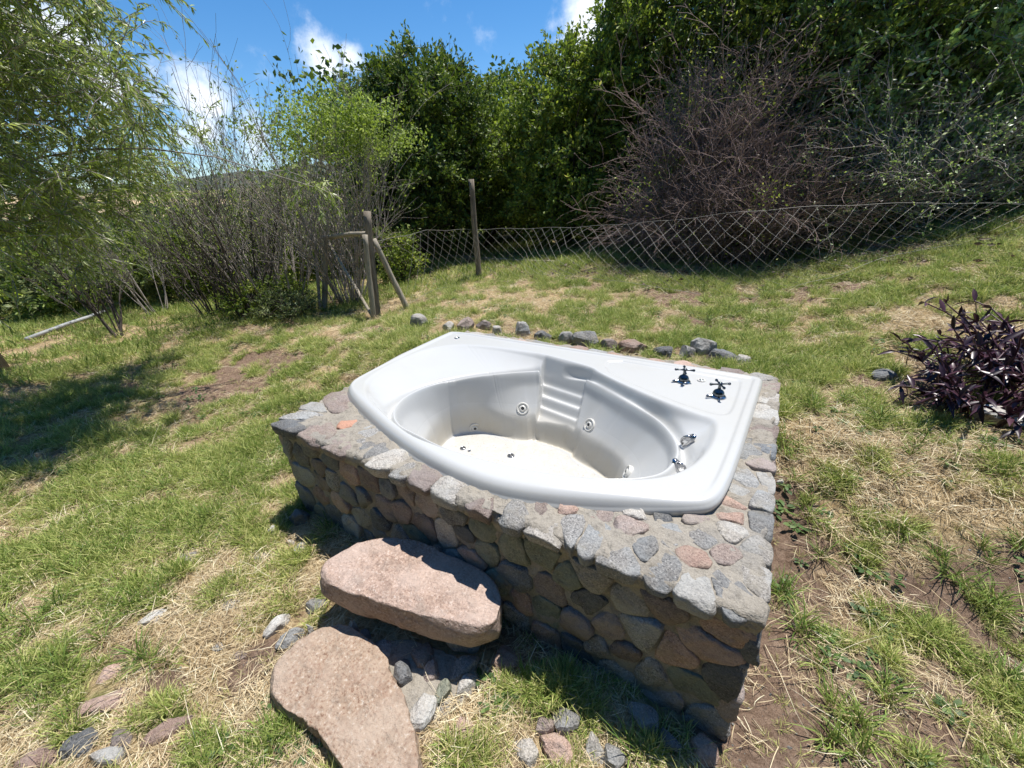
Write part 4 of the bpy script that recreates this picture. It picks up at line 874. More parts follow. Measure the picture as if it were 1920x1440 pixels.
# ------------------------------------------------------------------ trees behind the fence
tree('evergreen_tree', 'dark green leafy tree behind the fence post, in front of the cloud', 'tree', base_at(790, 9.5), [ell(785, 260, 9.5, 1.35, 1.35), ell(850, 290, 9.3, 1.25, 1.3), ell(740, 235, 9.6, .85, .9), ell(800, 350, 9.3, 1.6, 1.1), ell(785, 165, 9.6, .55, .75), ell(850, 195, 9.4, .5, .6), ell(705, 165, 9.6, .35, .5)], 620, 9, 13, .075, 'dark', BARK_D, 'trees behind the fence', .12, (.15, .45))
tree('evergreen_tree', 'rounded green tree left of the gap of sky, right of the fence post', 'tree', base_at(920, 10.5), [ell(905, 255, 10.5, .95, .95), ell(940, 285, 10.4, .9, .9), ell(930, 350, 10.3, 1.2, 1.1)], 260, 8, 12, .075, 'mid', BARK_D, 'trees behind the fence', .10)
tree('evergreen_tree', 'mid green tree right of the sky gap, its crown stepping up to the right', 'tree', base_at(1060, 8.6), [ell(1055, 205, 8.6, .8, .95), ell(1090, 250, 8.5, 1.15, 1.2), ell(1030, 330, 8.6, 1.1, 1.1), ell(1140, 160, 8.5, .8, .9), ell(1100, 370, 8.3, 1.3, .9)], 520, 9, 13, .072, 'mid', BARK_D, 'trees behind the fence', .11, (.15, .45))
tree('evergreen_tree', 'tall bright topped tree behind the dead purple brushwood', 'tree', base_at(1250, 8.2), [ell(1245, 80, 8.3, .9, 1.0), ell(1195, 140, 8.3, .8, .8), ell(1300, 60, 8.2, 1.3, 1.3), ell(1330, -60, 8.3, 1.4, 1.0), ell(1260, 200, 8.6, 1.4, 1.2), ell(1280, 330, 8.7, 1.5, 1.3)], 640, 9, 13, .072, 'mid', BARK_D, 'trees behind the fence', .13, (.15, .45))
tree('evergreen_tree', 'tall dark tree whose top leaves the frame above the brushwood', 'tree', base_at(1480, 7.8), [ell(1450, -20, 7.8, 1.5, 1.3), ell(1560, 40, 7.6, 1.4, 1.3), ell(1520, -150, 7.8, 1.5, 1.2), ell(1500, 200, 8.1, 1.4, 1.4), ell(1520, 370, 8.2, 1.5, 1.2)], 560, 9, 12, .07, 'dark', BARK_D, 'trees behind the fence', .13, (.15, .45))
tree('evergreen_tree', 'creeper covered tree with long arching branches over the fence', 'tree', base_at(1690, 8.0), [ell(1650, 105, 7.8, 1.32, 1.15), ell(1740, 45, 7.8, 1.44, 1.26), ell(1620, 225, 7.7, 1.32, 1.03), ell(1760, 205, 7.9, 1.44, 1.03), ell(1700, -85, 8.0, 1.56, 1.15), ell(1740, 325, 8.1, 1.44, 0.80)], 560, 9, 12, .068, 'vine', BARK_G, 'trees behind the fence', .10, (.15, .5))
tree('evergreen_tree', 'dark tree at the right frame edge behind the wires', 'tree', base_at(1880, 8.4), [ell(1870, 45, 8.3, 1.56, 1.38), ell(1910, 175, 8.3, 1.44, 1.15), ell(1850, 305, 8.3, 1.44, 0.92), ell(1960, 315, 8.7, 1.44, 0.92), ell(1950, -55, 8.5, 1.56, 1.15)], 480, 9, 12, .068, 'dark', BARK_D, 'trees behind the fence', .11, (.15, .5))
# the wood behind them reads as one mass
W = [];
for px in range(640, 2150, 75):
    for hz in (0, 1, 2): W.append(ell(px + rng.uniform(-20, 20), 400 - hz * 85 - max(0, px - 1000) * .10 * hz, 11.8 + rng.uniform(-.4, .4), 1.3, 1.1))
for an_ in np.linspace(math.radians(212), math.radians(368), 22):  # unseen arc of wood behind the viewpoint, added to cut sky light
    for hz in (.6, 2.0, 3.4, 4.8, 6.2): W.append(((CAM[0] + 7.5 * math.cos(an_) + rng.uniform(-.4, .4), CAM[1] + 7.5 * math.sin(an_) + rng.uniform(-.4, .4), hz), (.95, .95, .9)))
C = np.concatenate([np.array(c) + unit(rng.normal(0, 1, (26, 3))) * np.array(r) * rng.uniform(.2, 1, (26, 1)) for c, r in W]); C = C[C[:, 2] > .3]
s = np.repeat(C, 48, 0) + rng.normal(0, .24, (len(C) * 48, 3)); Ls = rng.uniform(.10, .19, len(s))
V, F, vv = leaves(s, rng.normal(0, 1, s.shape), Ls, Ls * .6, np.clip(rng.normal(.3, .2, len(s)), 0, 1))
obj('woodland', mesh('woodland', V, F, None, LM['dark'], False, {'v': vv}), kind='stuff', label='dense dark wood behind the trees along the fence, with an added unseen arc behind the viewer')

# dead purple-brown brushwood in front of the trees
def brush(label, base, ells, n1, n2, n3, lm='brown', nl=6000, bark=BARK_P, green=0):
    base = np.array(base); t = thing('dead_brushwood', label, 'dead bush', base, 'dead brushwood'); a = Acc(); Q = []
    for (c, r) in ells:
        u = unit(rng.normal(0, 1, (n1, 3))); tgt = np.array(c) + u * np.array(r) * rng.uniform(.3, 1, (n1, 1))
        s = np.array([base[0], base[1], base[2]]) + (np.array(c) - base) * rng.uniform(.0, .5, (n1, 1)) + rng.normal(0, .12, (n1, 3)); ln = np.linalg.norm(tgt - s, axis=1)
        P = curves(s, tgt - s, ln, 9, .12); R = np.full((n1, 9), .008) * np.linspace(1.2, .35, 9); V, F, _ = tubes(P - base, R, 4); a.add(V, F)
        A1, R1 = children(P, R, n2, .25, .8, .7, 6, .22, .6, .3, 1, .1); V, F, _ = tubes(A1 - base, np.maximum(R1, .0022), 3); a.add(V, F)
        A2, R2 = children(A1, R1, n3, .10, .35, .8, 4, .25, .6, .2, 1, .05); V, F, _ = tubes(A2 - base, np.maximum(R2, .0017), 3); a.add(V, F); Q.append(A2)
    obj('twigs', a.mesh('twigs', bark), t); Q = np.concatenate(Q)
    i = rng.integers(0, len(Q), nl); C = Q[i, rng.integers(0, 4, nl)] - base; Ls = rng.uniform(.016, .038, nl); V, F, vv = leaves(C, rng.normal(0, 1, C.shape), Ls, Ls * .5, rng.uniform(0, 1, nl))
    obj('dead_leaves', mesh('dead_leaves', V, F, None, LM[lm], False, {'v': vv}), t)
    if green:
        k_ = rng.integers(0, len(Q), 90); C = (np.repeat(Q[k_, 2], green // 90, 0) - base); C = C + rng.normal(0, .12, C.shape); Ls = rng.uniform(.02, .042, len(C)); V, F, vv = leaves(C, rng.normal(0, 1, C.shape), Ls, Ls * .5, rng.uniform(0, 1, len(C)))
        obj('green_leaves', mesh('green_leaves', V, F, None, LM['mid'], False, {'v': vv}), t)
    return t
brush('dense purple brown dead brushwood tangled in the middle of the hedge', base_at(1330, 6.4), [ell(1280, 220, 6.5, .7, .75), ell(1370, 180, 6.4, .75, .8), ell(1290, 330, 6.3, 1.0, .7), ell(1400, 320, 6.2, .9, .7)], 38, 9, 6, nl=4500, green=7200)
brush('reddish brown dead brushwood low behind the wire mesh', base_at(1420, 6.1), [ell(1400, 400, 5.9, .8, .5), ell(1280, 410, 6.1, .75, .45), ell(1500, 370, 5.9, .8, .5), ell(1180, 390, 6.6, .8, .5)], 32, 8, 6, nl=2500, green=1800)
brush('grey arching bare branches over the wires below the creeper', base_at(1700, 6.6), [ell(1620, 320, 6.1, 1.0, .6), ell(1720, 250, 6.2, 1.1, .7), ell(1800, 330, 6.3, 1.1, .5)], 15, 7, 4, 'vine', 8500, BARK_G)

# bare shrubs on the left
gs = 'bare shrubs left of the fence'
def sb(px, py): return ground(px, py)
t_, tip = shrub('bare_shrub', 'large fan shaped bare shrub with a bright leafy top behind the brace frame', dist(655, 570, dbr + 1.25) * [1, 1, 0] + [0, 0, .12], 28, 2.35, (0, 0, .1), .50, 'bright', 2200, .04, 8, 5, BARK_G, .014, .22, gs, leaf_lo=.5)
Lb = []; 
ctrs = [dist(px, py, dbr + 1.1 + rng.uniform(-.35, .35)) for px, py in [(548, 218), (590, 200), (632, 218), (672, 232), (712, 250), (585, 240), (650, 255), (700, 272), (560, 262), (615, 185), (655, 202), (540, 238), (612, 238), (728, 266), (600, 268), (690, 222), (640, 285), (530, 270)]]
C = np.concatenate([c + rng.normal(0, 1, (20, 3)) * np.array([.21, .21, .10]) * rng.uniform(.6, 1.2) for c in ctrs]); s = np.repeat(C, 22, 0) + rng.normal(0, .05, (len(C) * 22, 3)); b0 = np.array(t_.location)
Ls = rng.uniform(.028, .052, len(s)); V, F, vv = leaves(s - b0, rng.normal(0, .7, s.shape) + [0, 0, .2], Ls, Ls * .5, np.clip(rng.normal(.55, .25, len(s)), 0, 1)); obj('leafy_top', mesh('leafy_top', V, F, None, LM['bright'], False, {'v': vv}), t_)
shrub('bare_shrub', 'bare twiggy shrub just left of the leafy topped one', sb(525, 570), 18, 1.9, (-.25, -.05, 0), .36, 'mid', 1300, .035, 6, 3, BARK_G, .014, .18, gs, leaf_lo=.25)
shrub('bare_shrub', 'bare shrub with dark stems in the middle of the thicket', sb(478, 598), 16, 2.0, (-.15, .1, 0), .36, 'mid', 1000, .032, 6, 3, BARK_D, .015, .14, gs, leaf_lo=.3)
shrub('bare_shrub', 'bare shrub with long stems leaning over the white pipe', sb(405, 593), 16, 2.0, (-.2, .15, 0), .38, 'mid', 1000, .032, 6, 3, BARK_D, .014, .16, gs, leaf_lo=.3)
shrub('bare_shrub', 'small sparse shrub of thin stems between the white pipe and thicket', sb(300, 588), 9, 1.7, (-.1, .1, 0), .4, 'mid', 900, .03, 7, 5, BARK_G, .010, .14, gs)
shrub('bare_shrub', 'low forked shrub with dark bent stems nearest to the willow', sb(224, 634), 8, 1.5, (-.45, .1, 0), .45, 'mid', 700, .03, 6, 4, BARK_D, .016, .05, gs)
shrub('bare_shrub', 'spreading bare shrub behind the white pipe', sb(180, 600), 8, 1.5, (-.4, .1, 0), .5, 'olive', 900, .03, 6, 4, BARK_D, .011, .10, gs)
shrub('bare_shrub', 'grey bare shrub standing behind the thicket of dark stems', sb(350, 560), 18, 2.2, (-.1, .1, 0), .45, 'olive', 1000, .035, 6, 3, BARK_G, .012, .3, gs)
shrub('bare_shrub', 'grey bare shrub behind the leafy topped one at the sky line', dist(520, 560, 6.6) * [1, 1, 0] + [0, 0, .1], 22, 2.8, (-.05, .1, 0), .45, 'olive', 1600, .04, 7, 4, BARK_G, .014, .4, gs)
# low green undergrowth at their feet and behind
def bush(label, px, d, rx, rz, lm, n=260, ls=.06, group='bushes behind the shrubs', pyc=None):
    b = base_at(px, d); return tree('bush', label, 'bush', b, [((b[0], b[1], b[2] + rz * .75), (rx, rx, rz)), ((b[0] + rx * .5, b[1], b[2] + rz * .5), (rx * .7, rx * .7, rz * .7))], n, 7, 9, ls, lm, BARK_D, group, .03, (.08, .28), nbr=20)
bush('green grassy bush at the foot of the bare shrubs beside the brace', 520, dbr + .95, .30, .16, 'olive', 60, .045)
bush('low yellow green bush left of the brace frame', 480, dbr + 1.6, .5, .26, 'mid', 90, .05)
bush('dark bush far left behind the pipe', 20, 13.0, 2.0, .9, 'olive', 240, .10)
bush('greyish bush at the far edge of the grass', 110, 14.0, 1.8, 1.0, 'olive', 240, .10)
bush('olive green bush behind the low forked shrub', 200, 11.5, 1.6, .8, 'mid', 240, .09)
bush('olive bush behind the sparse thin stemmed shrub', 300, 10.5, 1.5, .8, 'olive', 260, .085)
bush('green bush behind the dark stemmed shrub', 400, 10.0, 1.4, .9, 'mid', 260, .08)
bush('greyish green bush behind the twiggy shrub', 500, 10.5, 1.5, 1.0, 'olive', 260, .08)
bush('shaded bush behind the brace frame', 600, 9.5, 1.3, 1.0, 'mid', 260, .08)
bush('small bush with pale leaves behind the right end of the brace frame', 748, dbr + 2.2, .34, .5, 'mid', 70, .05)

# willow on the left
def willow():
    base = np.array([-3.6, -1.9, 0.]); base[2] = float(gz(base[0], base[1])) ; base = base + np.array([-1.6, .2, 0])
    t = thing('willow_tree', 'willow tree with slender drooping leaves overhanging from outside the picture', 'tree', base)
    tgt = []
    for (px, py, d, r, k) in [(60, 120, 4.6, .45, 20), (110, 60, 5.0, .28, 9), (30, 230, 4.3, .5, 24), (120, 200, 4.8, .34, 16), (60, 320, 4.5, .5, 26), (130, 300, 5.0, .36, 18), (190, 300, 5.3, .30, 12), (225, 345, 5.4, .26, 12), (20, 380, 4.3, .35, 16), (250, 290, 5.5, .20, 8), (170, 345, 5.2, .26, 11), (265, 350, 5.6, .16, 6),
                              (-60, 150, 4.2, .6, 24), (-60, 310, 4.0, .4, 16), (60, 20, 4.6, .5, 18), (-60, -40, 4.2, .7, 22), (20, -60, 4.5, .6, 16), (80, 370, 4.8, .25, 9), (-200, 100, 4.0, .8, 25), (-200, 260, 3.9, .6, 18)]:
        c = dist(px, py, d); tgt.append(c + rng.normal(0, .6, (k, 3)) * r)
    for px, py, z_, r, k in [(30, 780, 2.7, .45, 26), (-90, 800, 2.8, .55, 30), (110, 790, 2.9, .35, 18), (20, 860, 2.8, .4, 24), (-150, 880, 2.7, .5, 26), (-60, 720, 3.0, .45, 20)]:
        c = ground(px, py); c = c + SUN / SUN[2] * z_; tgt.append(c + rng.normal(0, .6, (k, 3)) * r * [1, 1, .5])
    n_thin = sum(len(q) for q in tgt[:-6]); T = np.concatenate(tgt); k = len(T); hub = base + [.1, 0, 1.5]
    s0 = hub + rng.normal(0, .15, (k, 3)); tt = np.linspace(0, 1, 8)[None, :, None]; ctrl = (s0 + T) / 2 + [0, 0, .5]
    LB = (1 - tt) ** 2 * s0[:, None] + 2 * tt * (1 - tt) * ctrl[:, None] + tt ** 2 * T[:, None] + rng.normal(0, .02, (k, 8, 3))
    LB = LB[rng.uniform(0, 1, k) < .4]; LB = LB + .10 * np.sin(np.linspace(0, 5, 8)[None, :, None] + rng.uniform(0, 6, (len(LB), 1, 3))); V, F, _ = tubes(LB - base, rng.uniform(.004, .012, (len(LB), 1)) * np.linspace(1.6, .3, 8), 5); obj('limbs', mesh('limbs', V, F, None, BARK_G), t)
    V, F, pl = polytube([(0, 0, -.1), (.03, 0, .5), (.02, .03, 1.0), (.1, 0, 1.55), (.2, .05, 2.2)], [.16, .13, .12, .10, .05], 10); obj('trunk', mesh('trunk', V, F, None, BARK_G, True, None, pl), t)
    T = T[(rng.uniform(0, 1, len(T)) < .66) | (np.arange(len(T)) >= n_thin)]; s = np.repeat(T, 8, 0); d = unit(rng.normal(0, .8, s.shape) + [.25, .1, .1]); P = curves(s, d, rng.uniform(.18, .42, len(s)), 6, .14, .22)
    V, F, _ = tubes(P - base, np.full(P.shape[:2], .0022), 3); obj('twigs', mesh('twigs', V, F, None, BARK_G), t)
    m = len(P); nl = 26; u = rng.uniform(.0, 1, (m, nl)) * 4.999; i = u.astype(int); f = (u - i)[..., None]; ar = np.arange(m)[:, None]
    C = (P[ar, i] * (1 - f) + P[ar, i + 1] * f); tan = unit(P[ar, i + 1] - P[ar, i]); D = (tan * .9 + rng.normal(0, .45, C.shape) + [0, 0, -.35]).reshape(-1, 3); C = C.reshape(-1, 3) - base
    Ls = rng.uniform(.03, .058, len(C)); v = np.clip(.58 + np.repeat(rng.uniform(-.25, .25, m), nl) + rng.normal(0, .18, len(C)), 0, 1)
    V, F, vv = leaves(C, D, Ls, Ls * .22, v, .12); obj('crown', mesh('crown', V, F, None, LM['willow'], False, {'v': vv}), t)
willow()

# purple plant at the right edge
def purple(label, p, n, h, sp):
    t = thing('purple_plant', label, 'plant', p); a_ = rng.uniform(0, 2 * np.pi, n); s = np.stack([np.cos(a_), np.sin(a_), a_ * 0], 1) * rng.uniform(.02, sp * .5, (n, 1))
    P = curves(s, np.stack([np.cos(a_) * .7, np.sin(a_) * .7, np.full(n, .9)], 1), rng.uniform(.5, 1.1, n) * h, 7, .13, .25); V, F, _ = tubes(P, np.full((n, 7), .006) * np.linspace(1.2, .5, 7), 5); obj('stems', mesh('stems', V, F, None, simple('purple_stem', (.07, .025, .04), .5)), t)
    C = []; D = []
    for i in range(2, 7):
        for q in range(3): C.append(P[:, i]); D.append(unit(P[:, i] - P[:, i - 1]) * .35 + rng.normal(0, .6, (n, 3)) + [0, 0, .15])
    C = np.concatenate(C); D = unit(np.concatenate(D)); k = len(C); Ls = rng.uniform(.05, .11, k); S_ = unit(np.cross(D, rng.normal(0, .4, D.shape) + [0, 0, 1])); N_ = np.cross(S_, D); W_ = Ls * .115
    rows = []
    for f, w in ((0, .35), (.3, 1.), (.62, .85), (1, .02)):
        c = C + D * (Ls * f)[:, None] - np.array([0, 0, 1]) * (Ls * f * f * .25)[:, None]
        rows += [c - S_ * (W_ * w)[:, None] + N_ * (W_ * .5 * w)[:, None], c, c + S_ * (W_ * w)[:, None] + N_ * (W_ * .5 * w)[:, None]]
    V = np.stack(rows, 1).reshape(-1, 3); b = (np.arange(k) * 12)[:, None]; F = []
    for r in range(3):
        for q in range(2): F.append(np.concatenate([b + r * 3 + q, b + r * 3 + q + 1, b + r * 3 + 4 + q, b + r * 3 + 3 + q], 1))
    obj('leaves', mesh('leaves', V, np.concatenate(F), None, LM['purple'], True, {'v': np.repeat(rng.uniform(0, 1, k), 12)}), t)
pp = ground(1828, 775); purple('dark purple leaved plant with pointed leaves on the right of the lawn', pp, 40, .40, .20)
pp2 = ground(1925, 735); purple('taller dark purple plant cut by the right frame edge', pp2, 46, .55, .26)

# ------------------------------------------------------------------ grass, straw and weeds (instanced clumps)
def clump(nb, lmin, lmax, wid, lean, rad, curl, m, flat=False, seg=4):
    a_ = rng.uniform(0, 2 * np.pi, nb); r = rad * np.sqrt(rng.uniform(0, 1, nb)); s = np.stack([np.cos(a_) * r, np.sin(a_) * r, np.zeros(nb)], 1); b_ = rng.uniform(0, 2 * np.pi, nb)
    if flat: d = np.stack([np.cos(b_), np.sin(b_), rng.uniform(-.02, .25, nb)], 1); s[:, 2] = rng.uniform(.001, .014, nb)
    else: d = np.stack([np.cos(b_) * lean, np.sin(b_) * lean, np.ones(nb)], 1) * rng.uniform(.6, 1.2, (nb, 1)) + np.stack([np.cos(a_), np.sin(a_), a_ * 0], 1) * lean * .6
    P = curves(s, d, rng.uniform(lmin, lmax, nb), seg, .13, curl)
    if flat: P[:, :, 2] = np.maximum(P[:, :, 2], .001)
    T = unit(np.gradient(P, axis=1)); sd = unit(np.cross(T, np.stack([rng.normal(0, .5, nb), rng.normal(0, .5, nb), np.ones(nb)], 1)[:, None, :]))
    w = wid * rng.uniform(.6, 1.3, (nb, 1, 1)) * np.array([.8, 1, .75, .12] if seg == 4 else np.linspace(1, .2, seg))[None, :, None]
    V = np.stack([P - sd * w / 2, P + sd * w / 2], 2).reshape(-1, 3); b = (np.arange(nb) * seg * 2)[:, None, None]; j = (np.arange(seg - 1) * 2)[None, :, None]
    F = np.concatenate([b + j, b + j + 1, b + j + 3, b + j + 2], -1).reshape(-1, 4)
    me = mesh('clump', V, F, None, m, True, {'v': np.repeat(rng.uniform(0, 1, nb), seg * 2), 'h': np.tile(np.repeat(np.linspace(0, 1, seg), 2), nb)})
    return bpy.data.objects.new('clump_source', me)
def rosette(nl, ls, m, upr=.5):
    a_ = rng.uniform(0, 2 * np.pi, nl); D = np.stack([np.cos(a_), np.sin(a_), rng.uniform(.05, upr * 1.5, nl)], 1); Ls = ls * rng.uniform(.5, 1.2, nl)
    C = np.stack([np.cos(a_), np.sin(a_), a_ * 0], 1) * rng.uniform(0, ls * .8, (nl, 1)) + [0, 0, .004]; C[:, 2] += rng.uniform(0, ls * .6, nl); D = unit(D)
    S_ = unit(np.cross(D, [0, 0, 1.] + rng.normal(0, .25, D.shape))); rows = []
    for f, w in ((0, .1), (.35, 1), (.7, .85), (1, .05)):
        c = C + D * (Ls * f)[:, None] - np.array([0, 0, 1]) * (Ls * f * f * .3)[:, None]; rows += [c - S_ * (Ls * .24 * w)[:, None], c + S_ * (Ls * .24 * w)[:, None]]
    V = np.stack(rows, 1).reshape(-1, 3); b = (np.arange(nl) * 8)[:, None]; F = np.concatenate([np.concatenate([b + 2 * r, b + 2 * r + 1, b + 2 * r + 3, b + 2 * r + 2], 1) for r in range(3)])
    return bpy.data.objects.new('clump_source', mesh('clump', V, F, None, m, True, {'v': np.repeat(rng.uniform(0, 1, nl), 8), 'h': np.full(nl * 8, .5)}))
def scatter(name, label, pts, scl, tint, variants, tilt=.12):
    n = len(pts); me = bpy.data.meshes.new(name); me.vertices.add(n); me.vertices.foreach_set('co', np.asarray(pts, np.float32).ravel())
    rot = np.stack([rng.normal(0, tilt, n), rng.normal(0, tilt, n), rng.uniform(0, 2 * np.pi, n)], 1).astype(np.float32)
    a = me.attributes.new('rot', 'FLOAT_VECTOR', 'POINT'); a.data.foreach_set('vector', rot.ravel())
    for k_, v_ in (('scl', scl), ('tint', tint)): a = me.attributes.new(k_, 'FLOAT', 'POINT'); a.data.foreach_set('value', np.asarray(v_, np.float32))
    a = me.attributes.new('idx', 'INT', 'POINT'); a.data.foreach_set('value', rng.integers(0, len(variants), n).astype(np.int32))
    o = obj(name, me, kind='stuff', label=label)
    ng = bpy.data.node_groups.new(name + '_scatter', 'GeometryNodeTree'); ng.interface.new_socket('Geometry', in_out='INPUT', socket_type='NodeSocketGeometry'); ng.interface.new_socket('Geometry', in_out='OUTPUT', socket_type='NodeSocketGeometry')
    N = ng.nodes; gi = N.new('NodeGroupInput'); go = N.new('NodeGroupOutput'); ip = N.new('GeometryNodeInstanceOnPoints'); g2 = N.new('GeometryNodeGeometryToInstance')
    for v in variants:
        oi = N.new('GeometryNodeObjectInfo'); oi.inputs['Object'].default_value = v; oi.transform_space = 'ORIGINAL'; oi.inputs['As Instance'].default_value = False; ng.links.new(oi.outputs['Geometry'], g2.inputs[0]) if False else None
        gg = N.new('GeometryNodeGeometryToInstance'); ng.links.new(oi.outputs['Geometry'], gg.inputs[0])
        if not hasattr(scatter, 'x'): pass
        v['_n'] = 1; N_join = N.get('join') or N.new('GeometryNodeJoinGeometry'); N_join.name = 'join'; ng.links.new(gg.outputs[0], N_join.inputs[0])
    ng.links.new(gi.outputs[0], ip.inputs['Points']); ng.links.new(N['join'].outputs[0], ip.inputs['Instance']); ip.inputs['Pick Instance'].default_value = True
    def attr(nm, ty):
        q = N.new('GeometryNodeInputNamedAttribute'); q.data_type = ty; q.inputs['Name'].default_value = nm; return q.outputs['Attribute']
    ng.links.new(attr('idx', 'INT'), ip.inputs['Instance Index'])
    er = N.new('FunctionNodeEulerToRotation'); ng.links.new(attr('rot', 'FLOAT_VECTOR'), er.inputs[0]); ng.links.new(er.outputs[0], ip.inputs['Rotation'])
    ng.links.new(attr('scl', 'FLOAT'), ip.inputs['Scale']); ng.links.new(ip.outputs[0], go.inputs[0])
    md = o.modifiers.new('scatter', 'NODES'); md.node_group = ng; return o
# sample points in the field of view (and a margin beyond it)
def inview(P, m=260):
    q = (P - CAM) @ M; ok = q[:, 2] < -.05; u = 960 + 760 * q[:, 0] / -q[:, 2]; v = 720 - 760 * q[:, 1] / -q[:, 2]
    return ok & (u > -m) & (u < 1920 + m) & (v > -m) & (v < 1440 + m)
def blocked(x, y):
    b = (x > PX0 - .012) & (x < PX1 + .012) & (y > PY0 - .012) & (y < PY1 + .012)
    P = np.stack([x, y], 1)
    for cx, cy, r0 in ROCKS[4:]: b |= (x - cx) ** 2 + (y - cy) ** 2 < (r0 * .95 + .004) ** 2
    for pl, mg in ((np.array(sl_), .005), (np.array(bt), -.06)): b |= sdf(P, pl) > -mg if mg > 0 else sdf(P, pl) > -mg
    return b
def samp(n, rmin, rmax, power=1.6):
    """more points near the viewpoint"""
    r = rmin + (rmax - rmin) * rng.uniform(0, 1, n) ** power; a_ = rng.uniform(0, 2 * np.pi, n); x = CAM[0] + r * np.cos(a_); y = CAM[1] + r * np.sin(a_); z = gz(x, y)
    P = np.stack([x, y, z], 1); k_ = inview(P) & ~blocked(x, y); return P[k_], r[k_]
gt = [clump(16, .025, .065, .0028, .55, .022, .35, M_GRASS) for _ in range(5)] + [clump(12, .04, .095, .003, .45, .018, .45, M_GRASS) for _ in range(3)]
P, r = samp(330000, .25, 6.5, 1.15); g, so_, st = cover(P[:, 0], P[:, 1]); k_ = rng.uniform(0, 1, len(P)) < np.clip((g - .18) * 1.35, 0.04, 1) ** 1.15
P = P[k_]; g = g[k_]; r = r[k_]
tint = np.clip(.62 - .25 * (g - .5) + .22 * fbm(P[:, 0] * 2.5, P[:, 1] * 2.5, o=2, s=61) + rng.normal(0, .13, len(P)), 0, 1)
print('grass', len(P)); scatter('grass', 'short green grass in patches over the lawn', P, (.42 + .48 * g) * rng.uniform(.6, 1.25, len(P)) * (1 + .07 * r), tint, gt)
gf = [clump(22, .04, .10, .006, .5, .07, .3, M_GRASS) for _ in range(4)]
P, r = samp(90000, 6., 30, 1.3); g, so_, st = cover(P[:, 0], P[:, 1]); k_ = rng.uniform(0, 1, len(P)) < np.clip(g * 1.6, .05, 1); P = P[k_]; g = g[k_]; r = r[k_]
scatter('far_grass', 'green grass further off towards the trees', P, rng.uniform(.7, 1.3, len(P)) * (1 + .03 * r), np.clip(.5 + rng.normal(0, .15, len(P)), 0, 1), gf)
stv = [clump(20, .02, .07, .0015, 1, .05, .1, M_STRAW, True) for _ in range(6)]
P, r = samp(150000, .25, 7, 1.15); g, so_, st = cover(P[:, 0], P[:, 1]); k_ = rng.uniform(0, 1, len(P)) < np.clip(.14 + .45 * st, 0, 1) * (1 - .8 * np.clip(so_, 0, 1)) * (1 - .25 * g); P = P[k_]; r = r[k_]
print('straw', len(P)); scatter('dry_straw', 'tan dead grass stalks lying over the soil', P + [0, 0, .003], rng.uniform(.6, 1.35, len(P)) * (1 + .06 * r), np.clip(rng.normal(.5, .24, len(P)), 0, 1), stv)
lv = [clump(2, .10, .24, .0020, 1, .05, .05, M_STRAW, True, 6) for _ in range(5)]
P, r = samp(5200, .3, 5, 1.1); g, so_, st = cover(P[:, 0], P[:, 1]); k_ = rng.uniform(0, 1, len(P)) < .12 + .4 * sstep(P[:, 0], 1.9, 2.4); P = P[k_]
scatter('long_straw', 'long loose straws lying on the bare soil', P + [0, 0, .006], rng.uniform(.6, 1.3, len(P)), np.clip(rng.normal(.7, .2, len(P)), 0, 1), lv)
wv = [rosette(14, .03, M_WEED) for _ in range(4)]
P, r = samp(9000, .3, 6, 1.1); g, so_, st = cover(P[:, 0], P[:, 1]); nn_ = fbm(P[:, 0] * 3 + 4, P[:, 1] * 3, o=2, s=91); k_ = (nn_ > .12) & (rng.uniform(0, 1, len(P)) < .6); P = P[k_]
scatter('weeds', 'small broad leaved weeds among the grass', P, rng.uniform(.5, 1.3, len(P)), rng.uniform(0, 1, len(P)), wv)
# tall tufts at picked spots
tv = [clump(34, .07, .17, .0042, .55, .02, .55, M_GRASS) for _ in range(4)]
C = []
for px, py, n_, sp in [(1460, 1110, 3, .02), (1600, 1380, 7, .05), (1640, 1290, 3, .04), (1540, 1215, 4, .04), (1865, 1290, 5, .05), (1700, 1000, 4, .05), (1545, 1010, 4, .05), (290, 1240, 4, .035), (225, 1110, 6, .12), (330, 900, 14, .35), (180, 960, 14, .35), (420, 860, 10, .3), (560, 1330, 3, .03), (1010, 1310, 3, .02), (1180, 1435, 2, .02), (1420, 640, 22, .3), (1300, 630, 12, .2), (1160, 600, 18, .3), (1120, 590, 8, .2), (1390, 570, 8, .12), (1520, 740, 8, .15), (1640, 850, 8, .2),
                       (1030, 620, 10, .12), (930, 615, 6, .15), (1290, 640, 8, .1), (1870, 930, 8, .15), (1480, 870, 5, .06), (700, 640, 8, .3), (540, 560, 12, .25), (450, 580, 12, .3), (1860, 500, 20, .8), (1740, 800, 6, .1), (620, 990, 3, .04), (90, 1200, 12, .2), (60, 1330, 8, .15), (1760, 1060, 5, .08), (1830, 1110, 4, .08)]:
    c = ground(px, py)
    for _ in range(n_):
        q = c[:2] + rng.normal(0, sp, 2); C.append((q[0], q[1], float(gz(q[0], q[1]))))
C = np.array(C); C = C[~blocked(C[:, 0], C[:, 1])]
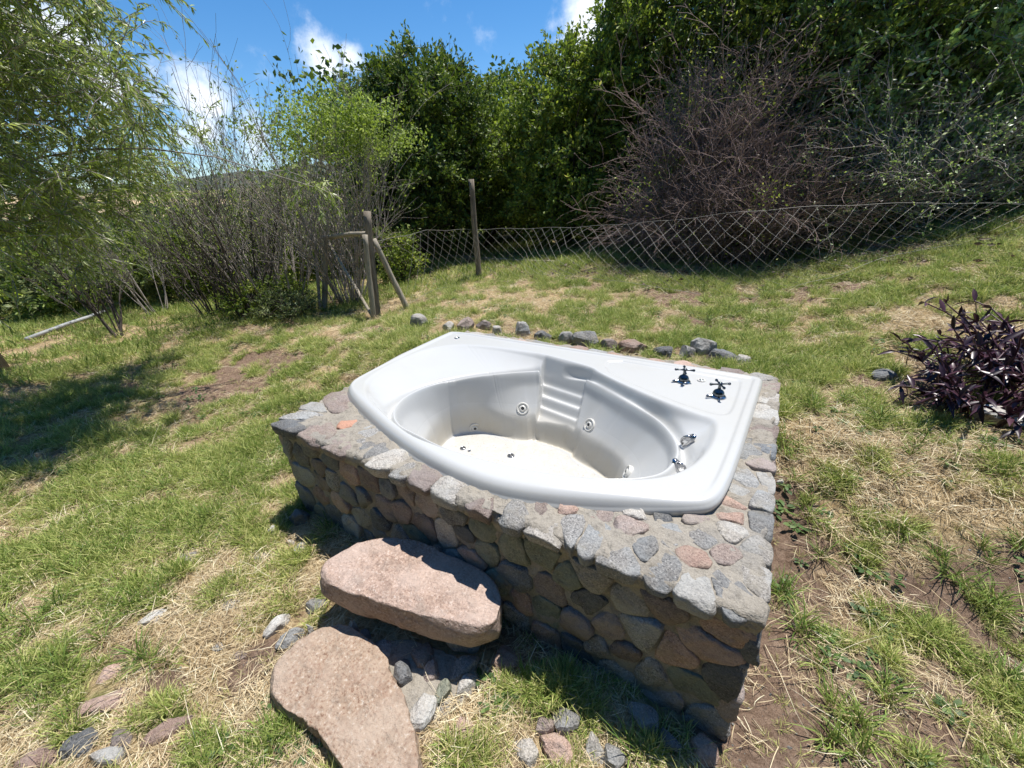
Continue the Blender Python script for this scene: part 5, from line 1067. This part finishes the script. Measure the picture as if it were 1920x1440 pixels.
scatter('tall_grass', 'taller grass tufts standing out of the short lawn', C, rng.uniform(.45, .95, len(C)), np.clip(rng.normal(.3, .15, len(C)), 0, 1), tv)
# pebbles and crumbs of soil
pv = []
for q in range(4):
    V, F = lathe([(0, -.5), (.7, -.35), (1, 0), (.75, .4), (0, .55)], 7); V = V * (1 + .35 * fbm(V[:, 0] * 1.3 + q * 5, V[:, 1] * 1.3, V[:, 2], o=2)[:, None]) * np.array([1, .8, .6]); pv.append(bpy.data.objects.new('clump_source', mesh('clump', V, F, None, [G_PALE, G_ROSE, G_GREY, MORTAR][q])))
P, r = samp(34000, .25, 5, 1.1); g, so_, st = cover(P[:, 0], P[:, 1]); k_ = rng.uniform(0, 1, len(P)) < np.clip(so_, .08, 1) * .7; P = P[k_]
scatter('gravel', 'small pebbles and crumbs on the bare soil', P, rng.uniform(.001, .006, len(P)) * (1 + (rng.uniform(0, 1, len(P)) > .97) * 1.5), rng.uniform(0, 1, len(P)), pv, .6)
# leaf litter under the hedge
lt = []
for q in range(3):
    n_ = 14; C2_ = rng.uniform(-.12, .12, (n_, 3)) * [1, 1, .06] + [0, 0, .012]; V, F, vv = leaves(C2_, rng.normal(0, 1, (n_, 3)) * [1, 1, .2], rng.uniform(.03, .06, n_), .022, rng.uniform(0, 1, n_)); lt.append(bpy.data.objects.new('clump_source', mesh('clump', V, F, None, LM['brown'], False, {'v': vv})))
P, r = samp(26000, 3.2, 14, 1.); sh = sstep(P[:, 1], 2.2, 4) ; k_ = rng.uniform(0, 1, len(P)) < sh * .8; P = P[k_]
scatter('leaf_litter', 'dead leaves lying on the ground beneath the hedge', P, rng.uniform(.7, 1.4, len(P)), rng.uniform(0, 1, len(P)), lt)
tri = sum(sum(len(p.vertices) - 2 for p in o.data.polygons) for o in sc.objects if o.type == 'MESH' and len(o.data.polygons) < 200) + sum(len(o.data.polygons) * 2 for o in sc.objects if o.type == 'MESH' and len(o.data.polygons) >= 200)
print('tris about', tri, 'objects', len(sc.objects))
